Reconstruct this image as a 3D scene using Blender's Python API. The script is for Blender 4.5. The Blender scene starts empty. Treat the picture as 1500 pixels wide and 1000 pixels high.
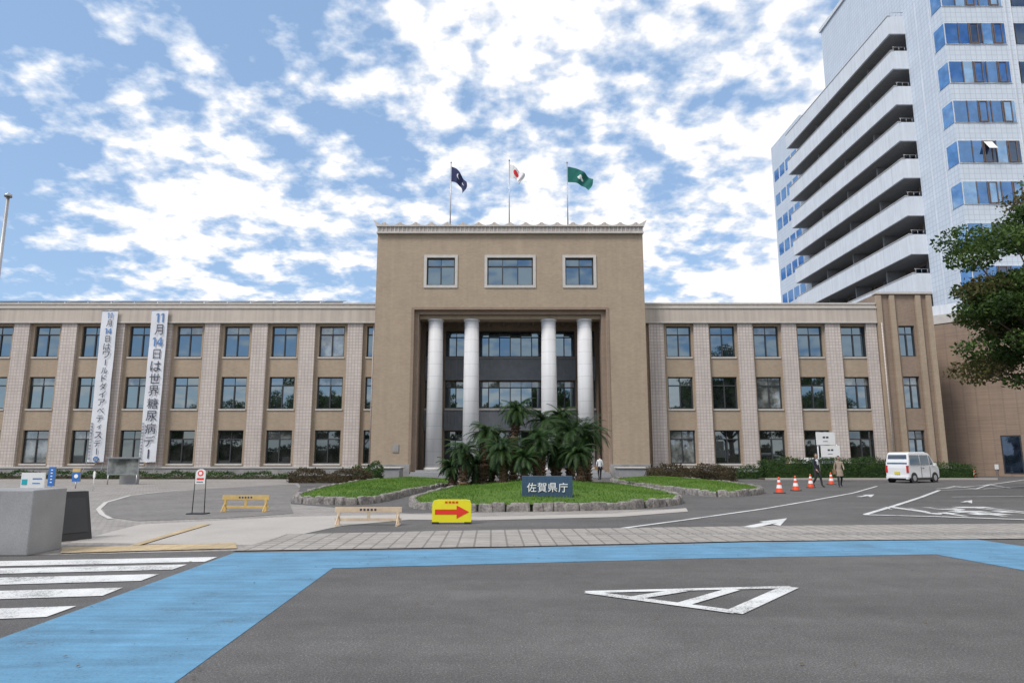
import bpy, bmesh, math, random
import numpy as np
from mathutils import Vector, Matrix
from mathutils.geometry import delaunay_2d_cdt
random.seed(7); np.random.seed(7)
scene=bpy.context.scene
R=math.radians
CAMH=1.6; PITCH=R(9.54)
# ---------- survey helper: metres on the ground from the reference bearings ----------
def G(u,v,z=0.0):
    du=(u-750)/1000.; dv=(500-v)/1000.
    c,s=math.cos(PITCH),math.sin(PITCH)
    f=c-s*dv; h=s+c*dv
    k=(z-CAMH)/h
    return (du*k, f*k)
# ---------- materials ----------
def newmat(name):
    m=bpy.data.materials.new(name); m.use_nodes=True
    nt=m.node_tree; b=nt.nodes['Principled BSDF']
    return m,nt,b
def N(nt,t,**kw):
    n=nt.nodes.new(t)
    for k,v in kw.items(): setattr(n,k,v)
    return n
def noise(nt,scale,detail=4,vec=None,rough=.6):
    n=N(nt,'ShaderNodeTexNoise'); n.inputs['Scale'].default_value=scale; n.inputs['Detail'].default_value=detail
    n.inputs['Roughness'].default_value=rough
    if vec is not None: nt.links.new(vec,n.inputs['Vector'])
    return n
def math_n(nt,op,a,b=None,c=None,clamp=False):
    n=N(nt,'ShaderNodeMath'); n.operation=op; n.use_clamp=clamp
    for i,x in enumerate((a,b,c)):
        if x is None: continue
        if isinstance(x,(int,float)): n.inputs[i].default_value=x
        else: nt.links.new(x,n.inputs[i])
    return n.outputs[0]
def maprange(nt,val,a,b,c,d):
    n=N(nt,'ShaderNodeMapRange'); nt.links.new(val,n.inputs[0])
    for i,x in zip((1,2,3,4),(a,b,c,d)): n.inputs[i].default_value=x
    return n.outputs[0]
def mixc(nt,fac,a,b,mode='MIX'):
    n=N(nt,'ShaderNodeMix'); n.data_type='RGBA'; n.blend_type=mode
    for s,x in ((n.inputs[0],fac),(n.inputs[6],a),(n.inputs[7],b)):
        if isinstance(x,(int,float)): s.default_value=x
        elif isinstance(x,tuple): s.default_value=(x[0],x[1],x[2],1)
        else: nt.links.new(x,s)
    return n.outputs[2]
def objco(nt): return N(nt,'ShaderNodeTexCoord').outputs['Object']
def M(name,col,rough=.75,var=.15,scale=3.,bump=0.,metal=0.,spec=.5,fine=None):
    m,nt,b=newmat(name); co=objco(nt)
    n=noise(nt,scale,6,co)
    f=maprange(nt,n.outputs[0],.3,.7,1-var,1+var)
    if fine:
        n2=noise(nt,fine,3,co); f2=maprange(nt,n2.outputs[0],.3,.7,1-var,1+var); f=math_n(nt,'MULTIPLY',f,f2)
    h=N(nt,'ShaderNodeVectorMath'); h.operation='SCALE'; h.inputs[0].default_value=col; nt.links.new(f,h.inputs['Scale'])
    nt.links.new(h.outputs[0],b.inputs['Base Color'])
    b.inputs['Roughness'].default_value=rough; b.inputs['Metallic'].default_value=metal
    b.inputs['Specular IOR Level'].default_value=spec
    if bump:
        bp=N(nt,'ShaderNodeBump'); bp.inputs['Strength'].default_value=bump; bp.inputs['Distance'].default_value=.02
        nt.links.new(n.outputs[0],bp.inputs['Height']); nt.links.new(bp.outputs[0],b.inputs['Normal'])
    return m
def wallco(nt):
    co=objco(nt); s=N(nt,'ShaderNodeSeparateXYZ'); nt.links.new(co,s.inputs[0])
    c=N(nt,'ShaderNodeCombineXYZ'); nt.links.new(math_n(nt,'ADD',s.outputs[0],s.outputs[1]),c.inputs[0]); nt.links.new(s.outputs[2],c.inputs[1])
    return c.outputs[0],co
def BM(name,c1,c2,mortar,bw,bh,ms,offset=.5,rough=.8,horizontal=False,var=.1,streak=.0,rot=0):
    m,nt,b=newmat(name)
    if horizontal:
        co=objco(nt); vec=co
        if rot:
            mp=N(nt,'ShaderNodeMapping'); mp.inputs['Rotation'].default_value=(0,0,rot); nt.links.new(co,mp.inputs[0]); vec=mp.outputs[0]
    else: vec,co=wallco(nt)
    br=N(nt,'ShaderNodeTexBrick'); nt.links.new(vec,br.inputs['Vector'])
    br.offset=offset; br.inputs['Color1'].default_value=(*c1,1); br.inputs['Color2'].default_value=(*c2,1); br.inputs['Mortar'].default_value=(*mortar,1)
    br.inputs['Scale'].default_value=1; br.inputs['Mortar Size'].default_value=ms
    br.inputs['Brick Width'].default_value=bw; br.inputs['Row Height'].default_value=bh
    n=noise(nt,.7,6,co); f=maprange(nt,n.outputs[0],.3,.7,1-var,1+var)
    if horizontal:
        n5=noise(nt,6,5,co,.7); f=math_n(nt,'MULTIPLY',f,maprange(nt,n5.outputs[0],.3,.7,.86,1.14))
    if streak:
        mp=N(nt,'ShaderNodeMapping'); mp.inputs['Scale'].default_value=(2.5,2.5,.12); nt.links.new(co,mp.inputs[0])
        n3=noise(nt,1.2,5,mp.outputs[0]); f=math_n(nt,'MULTIPLY',f,maprange(nt,n3.outputs[0],.35,.75,1+streak*.3,1-streak))
    h=N(nt,'ShaderNodeVectorMath'); h.operation='SCALE'; nt.links.new(br.outputs[0],h.inputs[0]); nt.links.new(f,h.inputs['Scale'])
    nt.links.new(h.outputs[0],b.inputs['Base Color']); b.inputs['Roughness'].default_value=rough
    return m
def glassM(name,base,refl,fac,rough=.02):
    m=bpy.data.materials.new(name); m.use_nodes=True; nt=m.node_tree; nt.nodes.clear()
    out=N(nt,'ShaderNodeOutputMaterial'); mix=N(nt,'ShaderNodeMixShader')
    d=N(nt,'ShaderNodeBsdfDiffuse'); g=N(nt,'ShaderNodeBsdfGlossy'); g.inputs['Roughness'].default_value=rough
    g.inputs['Color'].default_value=(*refl,1)
    co=objco(nt); n=noise(nt,1.1,3,co)
    nt.links.new(mixc(nt,maprange(nt,n.outputs[0],.4,.62,0,1),tuple(x*.5 for x in base),tuple(x*1.6 for x in base)),d.inputs['Color'])
    lw=N(nt,'ShaderNodeFresnel'); lw.inputs[0].default_value=1.5
    f=math_n(nt,'ADD',math_n(nt,'MULTIPLY',lw.outputs[0],.8),fac,clamp=True)
    nt.links.new(f,mix.inputs[0]); nt.links.new(d.outputs[0],mix.inputs[1]); nt.links.new(g.outputs[0],mix.inputs[2]); nt.links.new(mix.outputs[0],out.inputs[0])
    return m
def asphaltM(name,base,warm=(1,.955,.925)):
    m,nt,b=newmat(name); co=objco(nt)
    n1=noise(nt,.22,6,co,.65); n2=noise(nt,55,3,co,.85); n3=noise(nt,2.2,6,co,.7)
    mp=N(nt,'ShaderNodeMapping'); mp.inputs['Scale'].default_value=(.12,1.1,1); mp.inputs['Rotation'].default_value=(0,0,.06); nt.links.new(co,mp.inputs[0])
    n4=noise(nt,1,5,mp.outputs[0],.6)
    v=N(nt,'ShaderNodeTexVoronoi'); v.inputs['Scale'].default_value=48; nt.links.new(co,v.inputs['Vector'])
    f=math_n(nt,'MULTIPLY',maprange(nt,n1.outputs[0],.3,.7,.80,1.18),maprange(nt,n2.outputs[0],.3,.7,.34,1.7))
    f=math_n(nt,'MULTIPLY',f,maprange(nt,n3.outputs[0],.3,.7,.87,1.13))
    f=math_n(nt,'MULTIPLY',f,maprange(nt,n4.outputs[0],.35,.65,.89,1.09))
    f=math_n(nt,'MULTIPLY',f,maprange(nt,v.outputs['Distance'],.0,.28,2.8,1.0))
    h=N(nt,'ShaderNodeVectorMath'); h.operation='SCALE'; h.inputs[0].default_value=tuple(base*w for w in warm); nt.links.new(f,h.inputs['Scale'])
    nt.links.new(h.outputs[0],b.inputs['Base Color']); b.inputs['Roughness'].default_value=.88
    bp=N(nt,'ShaderNodeBump'); bp.inputs['Strength'].default_value=.6; bp.inputs['Distance'].default_value=.008
    nt.links.new(n2.outputs[0],bp.inputs['Height']); nt.links.new(bp.outputs[0],b.inputs['Normal'])
    return m
def paintM(name,col,under=(.10,.095,.09),wear=.35,streak=False):
    m,nt,b=newmat(name); co=objco(nt)
    n1=noise(nt,45,3,co,.8); n2=noise(nt,1.3,6,co,.7)
    s=math_n(nt,'ADD',math_n(nt,'MULTIPLY',n1.outputs[0],.55),math_n(nt,'MULTIPLY',n2.outputs[0],.45))
    w=maprange(nt,s,wear,wear+.09,0,1)
    f=maprange(nt,n2.outputs[0],.3,.7,.80,1.14)
    f=math_n(nt,'MULTIPLY',f,maprange(nt,n1.outputs[0],.3,.7,.84,1.14))
    if streak:
        mp=N(nt,'ShaderNodeMapping'); mp.inputs['Scale'].default_value=(.25,2.5,1); mp.inputs['Rotation'].default_value=(0,0,.5); nt.links.new(co,mp.inputs[0])
        n3=noise(nt,3,5,mp.outputs[0]); f=math_n(nt,'MULTIPLY',f,maprange(nt,n3.outputs[0],.35,.65,.84,1.12))
    h=N(nt,'ShaderNodeVectorMath'); h.operation='SCALE'; h.inputs[0].default_value=col; nt.links.new(f,h.inputs['Scale'])
    nt.links.new(mixc(nt,w,under,h.outputs[0]),b.inputs['Base Color']); b.inputs['Roughness'].default_value=.8
    return m
def leafM(name,dark,light,scale=.9,rough=.6):
    m=bpy.data.materials.new(name); m.use_nodes=True; nt=m.node_tree; nt.nodes.clear()
    out=N(nt,'ShaderNodeOutputMaterial'); mix=N(nt,'ShaderNodeMixShader'); mix.inputs[0].default_value=.3
    d=N(nt,'ShaderNodeBsdfPrincipled'); d.inputs['Roughness'].default_value=rough; d.inputs['Specular IOR Level'].default_value=.3; t=N(nt,'ShaderNodeBsdfTranslucent')
    co=objco(nt); n=noise(nt,scale,3,co); n2=noise(nt,9,2,co)
    s=math_n(nt,'ADD',math_n(nt,'MULTIPLY',n.outputs[0],.6),math_n(nt,'MULTIPLY',n2.outputs[0],.4))
    c=mixc(nt,maprange(nt,s,.38,.62,0,1),dark,light)
    nt.links.new(c,d.inputs['Base Color']); nt.links.new(c,t.inputs['Color'])
    nt.links.new(d.outputs[0],mix.inputs[1]); nt.links.new(t.outputs[0],mix.inputs[2]); nt.links.new(mix.outputs[0],out.inputs[0])
    return m
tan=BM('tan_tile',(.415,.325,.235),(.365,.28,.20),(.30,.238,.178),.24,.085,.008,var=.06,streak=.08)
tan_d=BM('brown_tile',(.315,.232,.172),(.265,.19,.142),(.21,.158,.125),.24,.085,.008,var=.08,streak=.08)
pier=BM('pier_tile',(.59,.515,.475),(.53,.465,.425),(.36,.305,.275),.25,.25,.018,offset=0,var=.06,streak=.12)
fascia=BM('fascia_plaster',(.52,.45,.39),(.50,.435,.375),(.41,.35,.30),3.9,3.0,.012,offset=0,var=.06,streak=.2)
stone=BM('column_stone',(.66,.655,.66),(.63,.63,.64),(.44,.435,.44),90,.98,.015,offset=0,var=.05,streak=.12)
lstone=M('light_stone',(.52,.495,.465),.8,.1,2)
granite=M('granite',(.28,.28,.285),.7,.14,1.2,fine=60)
plinthM=M('plinth_stone',(.28,.27,.26),.85,.2,1.5,fine=20)
steel=M('dark_frame',(.035,.036,.04),.5,.1)
bronze=M('spandrel_panel',(.19,.20,.215),.6,.12,2)
darkM=M('dark_interior',(.02,.02,.022),.9,.1)
roofM=M('roof_felt',(.2,.2,.2),.9,.2)
solar=M('solar_panel',(.02,.03,.06),.25,.2)
glass_top=glassM('window_glass',(.015,.022,.03),(.44,.60,.74),.32)
glass_mid=glassM('window_glass_tinted',(.02,.025,.025),(.56,.68,.76),.36)
glass_bl=glassM('window_glass_blind',(.20,.21,.20),(.6,.7,.8),.20)
glass_lo=glassM('window_glass_shaded',(.022,.022,.022),(.5,.58,.6),.28)
metal=M('galvanised_metal',(.42,.42,.43),.4,.1,metal=.7)
whitep=M('white_paint',(.78,.78,.77),.45,.04)
vanwhite=M('car_white_paint',(.78,.78,.79),.2,.02)
black=M('black_plastic',(.025,.025,.027),.5,.1)
rubber=M('tyre_rubber',(.03,.03,.03),.85,.1)
yellow=M('yellow_sheet',(.80,.72,.02),.5,.05)
redM=M('red_sheet',(.75,.04,.02),.5,.05)
orange=M('cone_orange',(.8,.09,.03),.5,.06)
cone_w=M('cone_white',(.8,.8,.8),.4,.05)
blueS=M('blue_sign',(.03,.15,.45),.5,.06)
navyT=BM('navy_tile',(.035,.085,.15),(.03,.07,.13),(.06,.09,.13),.12,.06,.006,offset=0,var=.12)
teal=M('teal_mark',(.02,.42,.5),.5,.05)
letters=M('letter_white',(.85,.85,.85),.5,.02)
letterd=M('letter_dark',(.035,.04,.07),.6,.02)
letterb=M('letter_blue',(.10,.22,.45),.6,.02)
cloth=M('banner_cloth',(.70,.71,.75),.8,.06,.8)
woodM=M('barrier_wood',(.60,.47,.33),.7,.15,5)
yelbar=M('barrier_yellow',(.60,.41,.14),.6,.15,5)
tw=BM('tower_tile',(.62,.68,.75),(.59,.65,.725),(.48,.525,.59),.5,.5,.03,offset=0,var=.04,streak=.05)
tw_p=BM('tower_panel',(.70,.725,.76),(.68,.71,.75),(.55,.57,.60),3.0,4,.03,offset=0,var=.05,streak=.14)
tw_g=glassM('tower_glass',(.025,.07,.17),(.23,.42,.76),.42)
tw_gl=glassM('tower_glass_light',(.08,.17,.30),(.40,.60,.86),.5)
tw_gd=glassM('tower_glass_dark',(.02,.03,.05),(.20,.27,.40),.35)
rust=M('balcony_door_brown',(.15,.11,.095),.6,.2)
recess=M('balcony_recess_shade',(.26,.26,.265),.8,.15)  # wall grey made darker to put the balcony shade into the colour
asph=asphaltM('asphalt',.102)
paver=BM('paver_grid',(.36,.33,.30),(.30,.275,.25),(.18,.165,.15),.30,.30,.02,offset=0,horizontal=True,var=.12,rot=-.03)
paver2=BM('forecourt_block',(.34,.31,.285),(.26,.24,.22),(.18,.165,.155),.2,.1,.01,offset=.5,horizontal=True,var=.15,rot=.3)
concrete=M('concrete_slab',(.40,.37,.34),.85,.10,.6,fine=30)
cobble=BM('cobble',(.22,.205,.19),(.175,.165,.155),(.13,.12,.113),.12,.12,.01,offset=.5,horizontal=True,var=.15,rot=.4)
tact=BM('tactile_yellow',(.50,.38,.22),(.44,.34,.20),(.36,.28,.18),.3,.3,.02,offset=0,horizontal=True,var=.15)
wpaint=paintM('road_white_paint',(.64,.64,.63),wear=.38)
bpaint=paintM('road_blue_paint',(.11,.265,.41),wear=.34,streak=True)
grassM=leafM('grass',(.075,.16,.02),(.16,.27,.04),.5)
bladeM=leafM('grass_blades',(.075,.17,.022),(.18,.29,.05),.5)
leaf1=leafM('camphor_leaves',(.022,.05,.012),(.095,.155,.03),.7)
leafr=leafM('camphor_leaves_red',(.07,.055,.022),(.13,.13,.04),.7)
hedgeG=leafM('hedge_leaves',(.025,.06,.018),(.07,.13,.03),1.2)
hedgeB=leafM('shrub_leaves',(.06,.05,.03),(.12,.09,.05),1.0)
cycM=leafM('cycad_leaves',(.014,.038,.012),(.060,.12,.03),1.5,.5)
bark=M('bark',(.10,.075,.055),.9,.35,6,bump=.6)
ctrunk=M('cycad_trunk',(.13,.08,.052),.95,.5,14,bump=1)
rock=M('border_stone',(.23,.21,.195),.9,.45,3.2,bump=.5,fine=16)
soil=M('soil',(.08,.06,.045),.95,.3,4)
# ---------- mesh builder ----------
class MB:
    def __init__(s): s.v=[];s.f=[];s.m=[];s.sm=[];s.mats=[]
    def mi(s,mat):
        if mat not in s.mats: s.mats.append(mat)
        return s.mats.index(mat)
    def face(s,pts,mat,smooth=False):
        b=len(s.v); s.v+= [tuple(p) for p in pts]; s.f.append(list(range(b,b+len(pts)))); s.m.append(s.mi(mat)); s.sm.append(smooth)
    def box(s,x0,x1,y0,y1,z0,z1,mat):
        b=len(s.v); s.v+=[(x0,y0,z0),(x1,y0,z0),(x1,y1,z0),(x0,y1,z0),(x0,y0,z1),(x1,y0,z1),(x1,y1,z1),(x0,y1,z1)]
        for q in ((3,2,1,0),(4,5,6,7),(0,1,5,4),(1,2,6,5),(2,3,7,6),(3,0,4,7)):
            s.f.append([b+i for i in q]); s.m.append(s.mi(mat)); s.sm.append(False)
    def prism(s,poly,z0,z1,mat,top=None):
        n=len(poly); b=len(s.v)
        s.v+=[(x,y,z0) for x,y in poly]+[(x,y,z1) for x,y in poly]
        for i in range(n):
            j=(i+1)%n; s.f.append([b+i,b+j,b+n+j,b+n+i]); s.m.append(s.mi(mat)); s.sm.append(False)
        s.f.append([b+n+i for i in range(n)]); s.m.append(s.mi(top or mat)); s.sm.append(False)
        s.f.append([b+i for i in reversed(range(n))]); s.m.append(s.mi(mat)); s.sm.append(False)
    def cyl(s,p0,p1,r0,r1,mat,n=12,caps=True):
        p0=Vector(p0);p1=Vector(p1); d=(p1-p0).normalized()
        a=d.orthogonal().normalized(); c=d.cross(a); b=len(s.v)
        for p,r in ((p0,r0),(p1,r1)):
            for i in range(n):
                t=2*math.pi*i/n; s.v.append(tuple(p+r*(math.cos(t)*a+math.sin(t)*c)))
        for i in range(n):
            j=(i+1)%n; s.f.append([b+i,b+j,b+n+j,b+n+i]); s.m.append(s.mi(mat)); s.sm.append(True)
        if caps:
            s.f.append([b+i for i in reversed(range(n))]); s.m.append(s.mi(mat)); s.sm.append(False)
            s.f.append([b+n+i for i in range(n)]); s.m.append(s.mi(mat)); s.sm.append(False)
    def build(s,name,parent=None,loc=(0,0,0),rotz=0,bevel=0):
        me=bpy.data.meshes.new(name); me.from_pydata(s.v,[],s.f)
        for m in s.mats: me.materials.append(m)
        me.polygons.foreach_set('material_index',s.m); me.polygons.foreach_set('use_smooth',s.sm); me.update()
        o=bpy.data.objects.new(name,me); scene.collection.objects.link(o)
        o.location=loc; o.rotation_euler=(0,0,rotz)
        if parent: o.parent=parent
        if bevel:
            bv=o.modifiers.new('b','BEVEL'); bv.width=bevel; bv.segments=2; bv.limit_method='ANGLE'; bv.angle_limit=R(40)
        return o
def empty(name,loc=(0,0,0),rotz=0):
    o=bpy.data.objects.new(name,None); scene.collection.objects.link(o); o.location=loc; o.rotation_euler=(0,0,rotz); return o
TEXTS=[]
def text(body,name,loc,rot,fit,mat,parent=None,bold=0.0,ext=.003):
    c=bpy.data.curves.new(name,'FONT'); c.body=body; c.size=1; c.offset=bold; c.extrude=ext
    o=bpy.data.objects.new(name,c); scene.collection.objects.link(o); o.location=loc; o.rotation_euler=rot
    c.materials.append(mat)
    if parent: o.parent=parent
    TEXTS.append((o,fit)); return o
def fit_texts():
    bpy.context.view_layer.update()
    for o,fit in TEXTS:
        bb=[Vector(b) for b in o.bound_box]; x0=min(b.x for b in bb);x1=max(b.x for b in bb);y0=min(b.y for b in bb);y1=max(b.y for b in bb)
        w=max(x1-x0,1e-3);h=max(y1-y0,1e-3)
        if isinstance(fit,tuple): sx,sy=fit[0]/w,fit[1]/h
        else: sx=sy=fit/max(w,h)
        c=Vector(((x0+x1)/2*sx,(y0+y1)/2*sy,0)); c.rotate(o.rotation_euler); o.scale=(sx,sy,1); o.location=o.location-c
def quads(name,V,mat,parent=None):
    n=len(V); k=V.shape[1]; me=bpy.data.meshes.new(name); me.vertices.add(n*k); me.vertices.foreach_set('co',V.astype(np.float32).ravel())
    me.loops.add(n*k); me.loops.foreach_set('vertex_index',np.arange(n*k,dtype=np.int32))
    me.polygons.add(n); me.polygons.foreach_set('loop_start',np.arange(0,n*k,k,dtype=np.int32)); 
    me.update(calc_edges=True); me.materials.append(mat); me.validate()
    o=bpy.data.objects.new(name,me); scene.collection.objects.link(o)
    if parent: o.parent=parent
    return o
def leafquads(C,size):
    n=len(C); a=np.random.normal(size=(n,3)); a/=np.linalg.norm(a,axis=1)[:,None]
    b=np.random.normal(size=(n,3)); b-=a*(a*b).sum(1)[:,None]; b/=np.linalg.norm(b,axis=1)[:,None]
    s=size*np.random.uniform(.6,1.3,(n,1))
    a=a*s; b=b*s*.55
    return np.stack([C-a,C-b,C+a,C+b],1)
# ---------- ground ----------
mb=MB(); mb.face([(-600,-300,0),(600,-300,0),(600,900,0),(-600,900,0)],asph); mb.build('ground')
def ccw(pts):
    ar=sum(pts[i][0]*pts[(i+1)%len(pts)][1]-pts[(i+1)%len(pts)][0]*pts[i][1] for i in range(len(pts)))
    return pts if ar>0 else pts[::-1]
def sheet(name,px,z,mat):
    mb=MB(); mb.face([(x,y,z) for x,y in ccw([G(*p) for p in px])],mat); return mb.build(name)
sheet('forecourt_paving',[(-500,818),(-500,697.5),(430,697.5),(440,712),(425,738),(600,752),(1000,745),(1004,748),(900,754),(600,760),(500,768),(440,782),(380,806),(90,812)],.004,paver2)
sheet('concrete_path',[(100,795),(205,768),(420,757),(598,753),(700,757),(900,752),(1005,744),(1008,749),(905,757),(700,762),(600,761),(500,770),(440,783),(400,799)],.008,concrete)
sheet('sidewalk',[(340,807.5),(420,783),(700,777),(1100,771),(1500,767),(1900,763),(1900,786),(1500,789.5),(1100,793),(750,801)],.016,paver)
sheet('driveway_cobbles',[(150,744),(160,735),(200,725),(300,716),(432,709),(440,716),(424,737),(430,752),(330,759),(200,763),(158,757)],.012,cobble)
for p in ([(88,811),(92,803),(345,796),(347,804)],[(190,800),(203,800),(310,768),(296,768)]): sheet('tactile_paving',p,.020 if p[0][0]==88 else .024,tact)
sheet('bicycle_lane',[(-200,1010),(250,1004),(487,832),(750,825),(1050,817),(1355,812),(1372,812),(1500,835),(1700,868),(1700,830),(1500,800),(1432,790),(1100,794),(750,802.5),(343,809.5),(0,935),(-200,1008)],.004,bpaint)
mk=MB()
def poly(px,mat=wpaint,z=.009): mk.face([(x,y,z) for x,y in ccw([G(*p) for p in px])],mat)
zz=[.009]
def stroke(p,q,w,mat=wpaint):
    a=Vector(G(*p)); b=Vector(G(*q)); d=(b-a).normalized(); n=Vector((-d.y,d.x))*w/2
    zz[0]+=.0004
    mk.face([(*(a-n),zz[0]),(*(b-n),zz[0]),(*(b+n),zz[0]),(*(a+n),zz[0])],mat)
for a,b,c,d in ((821,828,318,300),(832,839.5,274,252),(846,856,233,206),(866,878,180,150),(893,909,112,68)):
    poly([(-160,a+4),(c,a-5),(d,b-5),(-160,b+5)])
mk.build('crosswalk_marking'); mk=MB()
stroke((858,867.5),(1160,860),.13); stroke((1158,860),(1074,898),.2); stroke((1078,897),(860,867.5),.16)
stroke((930,876),(1000,865),.16); stroke((998,886),(1075,863.5),.16)
mk.build('yield_triangle_marking'); mk=MB()
def path(pts,w,mat=wpaint):
    for a,b in zip(pts[:-1],pts[1:]): stroke(a,b,w,mat)
path([(880,778),(1000,762),(1120,745),(1190,733),(1250,722),(1285,712)],.13)
path([(1268,753.5),(1310,741),(1350,728),(1376,718)],.16); path([(1265,754),(1380,757),(1520,762)],.22)
path([(1376,718),(1440,716),(1500,712)],.12); path([(1372,716),(1440,711),(1520,700)],.14); path([(1385,715),(1400,712),(1430,716),(1450,710),(1480,715)],.12)
path([(1395,728),(1500,727)],.12)
stroke((1095,773),(1130,766),.28); poly([(1112,764),(1153,759),(1143,770)],z=.0085)
stroke((1258,728),(1270,726),.2); poly([(1264,724.5),(1281,724),(1276,728)],z=.0085)
stroke((1409,736),(1417,735),.14); poly([(1411,734),(1424,732.5),(1424,737)],z=.0085)
mk.build('road_marking'); mk=MB(); zz[0]=.016
path([(162,760),(150,754),(144,746),(155,736),(190,726),(260,718)],.13,lstone); mk.build('driveway_kerb_line')
lm=empty('road_lettering')
for ch,u in (('れ',1352),('ま',1414),('止',1478)):
    x=(u-750)/1000*20.6/1.0272
    text(ch,'character',(x,20.7,.011),(0,0,math.pi),(1.05,3.5),wpaint,lm,.03,0)
mb=MB()
a=G(860,784);b=G(1500,776.5)
for k in (0,.32): mb.box(a[0],b[0],a[1]+k,a[1]+k+.05,.0,.026,plinthM)
for i in range(60):
    x=a[0]+(b[0]-a[0])*i/60.; mb.box(x,x+.03,a[1]+.05,a[1]+.32,.0,.024,plinthM)
mb.build('drain_grate')
# ---------- wall with holes ----------
def grid_wall(mb,y,x0,x1,z0,z1,holes,mat,depth=.3,reveal=None):
    xs=sorted(set([x0,x1]+[h[0] for h in holes]+[h[1] for h in holes])); zs=sorted(set([z0,z1]+[h[2] for h in holes]+[h[3] for h in holes]))
    for i in range(len(xs)-1):
        for j in range(len(zs)-1):
            cx=(xs[i]+xs[i+1])/2; cz=(zs[j]+zs[j+1])/2
            if any(h[0]<cx<h[1] and h[2]<cz<h[3] for h in holes): continue
            mb.face([(xs[i],y,zs[j]),(xs[i+1],y,zs[j]),(xs[i+1],y,zs[j+1]),(xs[i],y,zs[j+1])],mat)
    for h in holes:
        a,b,c,d=h; Y=y+depth; r=reveal or mat
        mb.face([(a,y,c),(a,y,d),(a,Y,d),(a,Y,c)],r); mb.face([(b,y,d),(b,y,c),(b,Y,c),(b,Y,d)],r)
        mb.face([(a,y,d),(b,y,d),(b,Y,d),(a,Y,d)],r); mb.face([(b,y,c),(a,y,c),(a,Y,c),(b,Y,c)],r)
def window(mb,y,x0,x1,z0,z1,g,cols=2,tr=.27,fw=.09,gt=None):
    yf=y+.18; Y=y+.30
    mb.box(x0,x0+fw,yf,Y,z0,z1,steel); mb.box(x1-fw,x1,yf,Y,z0,z1,steel)
    mb.box(x0+fw,x1-fw,yf,Y,z0,z0+fw,steel); mb.box(x0+fw,x1-fw,yf,Y,z1-fw,z1,steel)
    zt=z1-(z1-z0)*tr if tr else z1-fw
    if tr: mb.box(x0+fw,x1-fw,yf+.01,Y-.01,zt-fw/2,zt+fw/2,steel)
    for c in range(1,cols):
        x=x0+(x1-x0)*c/cols; mb.box(x-fw/2,x+fw/2,yf+.005,Y-.02,z0+fw,zt-fw/2,steel)
        if tr: mb.box(x-.02,x+.02,yf+.05,Y-.03,zt+fw/2,z1-fw,steel)
    for c in range(cols):
        a=x0+(x1-x0)*c/cols; b=x0+(x1-x0)*(c+1)/cols
        j=[random.uniform(-.009,.009) for _ in range(4)]
        gy=yf+.085
        mb.face([(a,gy+j[0],z0),(b,gy+j[1],z0),(b,gy+j[2],zt),(a,gy+j[0]+j[2]-j[1],zt)],g)
        if tr: 
            k=random.uniform(-.009,.009)
            mb.face([(a,gy+k,zt),(b,gy+k,zt),(b,gy-k,z1),(a,gy-k,z1)],gt or g)
BLD=empty('government_office_building')
W=55.; ROWS=((9.56,12.1),(5.35,7.94),(1.03,3.66))
def wing(name,xa,xb,cent,ww):
    mb=MB(); holes=[]; gl=MB()
    for cx in cent:
        for r,(z0,z1) in enumerate(ROWS):
            holes.append((cx-ww/2,cx+ww/2,z0,z1))
            g=(glass_top,glass_mid,glass_lo)[r]
            q=random.random()
            gt=glass_bl if q<.3 else g
            if q<.08 : g=glass_bl
            window(gl,W,cx-ww/2,cx+ww/2,z0,z1,g,gt=gt)
            mb.box(cx-ww/2-.06,cx+ww/2+.06,W-.07,W+.2,z0-.12,z0-.002,lstone)
    grid_wall(mb,W,xa,xb,.0,12.4,holes,tan)
    mb.build(name+'_wall',BLD); gl.build(name+'_windows',BLD)
    mb=MB()
    mb.box(xa,xb,W-.42,W+.0,12.38,13.5,fascia); mb.box(xa,xb,W-.5,W+15,13.5,13.62,lstone); mb.box(xa,xb,W-.35,W+.1,13.62,13.86,fascia)
    mb.box(xa,xb,W-.46,W-.03,12.30,12.38,lstone); mb.box(xa,xb,W-.42,W+.6,13.86,13.98,lstone)
    mb.box(xa,xb,W+.6,W+15,13.62,13.75,roofM)
    mb.build(name+'_cornice',BLD)
    mb=MB(); mb.box(xa,xb,W-.3,W+.0-.003,0,.68,plinthM); mb.box(xa,xb,W-.36,W-.004,.68,.80,lstone); mb.build(name+'_plinth',BLD)
    mb=MB(); mb.box(xa,xb,W+.55,W+14.9,0,13.4,darkM); mb.build(name+'_core',BLD)
lc=[-14.72-3.885*k for k in range(-1,13)]
wing('left_wing',-62,-10.8,lc,2.06)
rc=[13.62,17.2,20.78,24.36,27.94]
wing('right_wing',10.5,29.75,rc,2.02)
mb=MB()
def pierbox(cx,w=1.24): mb.box(cx-w/2,cx+w/2,W-.28,W-.002,.802,12.298,pier)
for i in range(len(lc)-1): pierbox((lc[i]+lc[i+1])/2)
for x in (11.75,15.41,18.99,22.57,26.15,29.3): pierbox(x, 1.2 if x<29 else .85)
mb.build('piers',BLD)
mb=MB(); gl=MB(); holes=[]
for z0,z1 in ROWS:
    holes.append((31.5,32.8,z0,z1)); window(gl,W-.3,31.5,32.8,z0,z1,glass_top if z0>9 else glass_mid,gt=glass_bl if z0<9 else None)
grid_wall(mb,W-.3,29.78,34.3,0,14.7,holes,tan_d)
mb.face([(34.3,W-.3,0),(34.3,W+15,0),(34.3,W+15,14.7),(34.3,W-.3,14.7)],tan_d); mb.face([(29.78,W-.3,0),(29.78,W-.3,14.7),(29.78,W+15,14.7),(29.78,W+15,0)],tan_d)
mb.face([(29.78,W-.3,14.7),(34.3,W-.3,14.7),(34.3,W+15,14.7),(29.78,W+15,14.7)],roofM)
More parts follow.
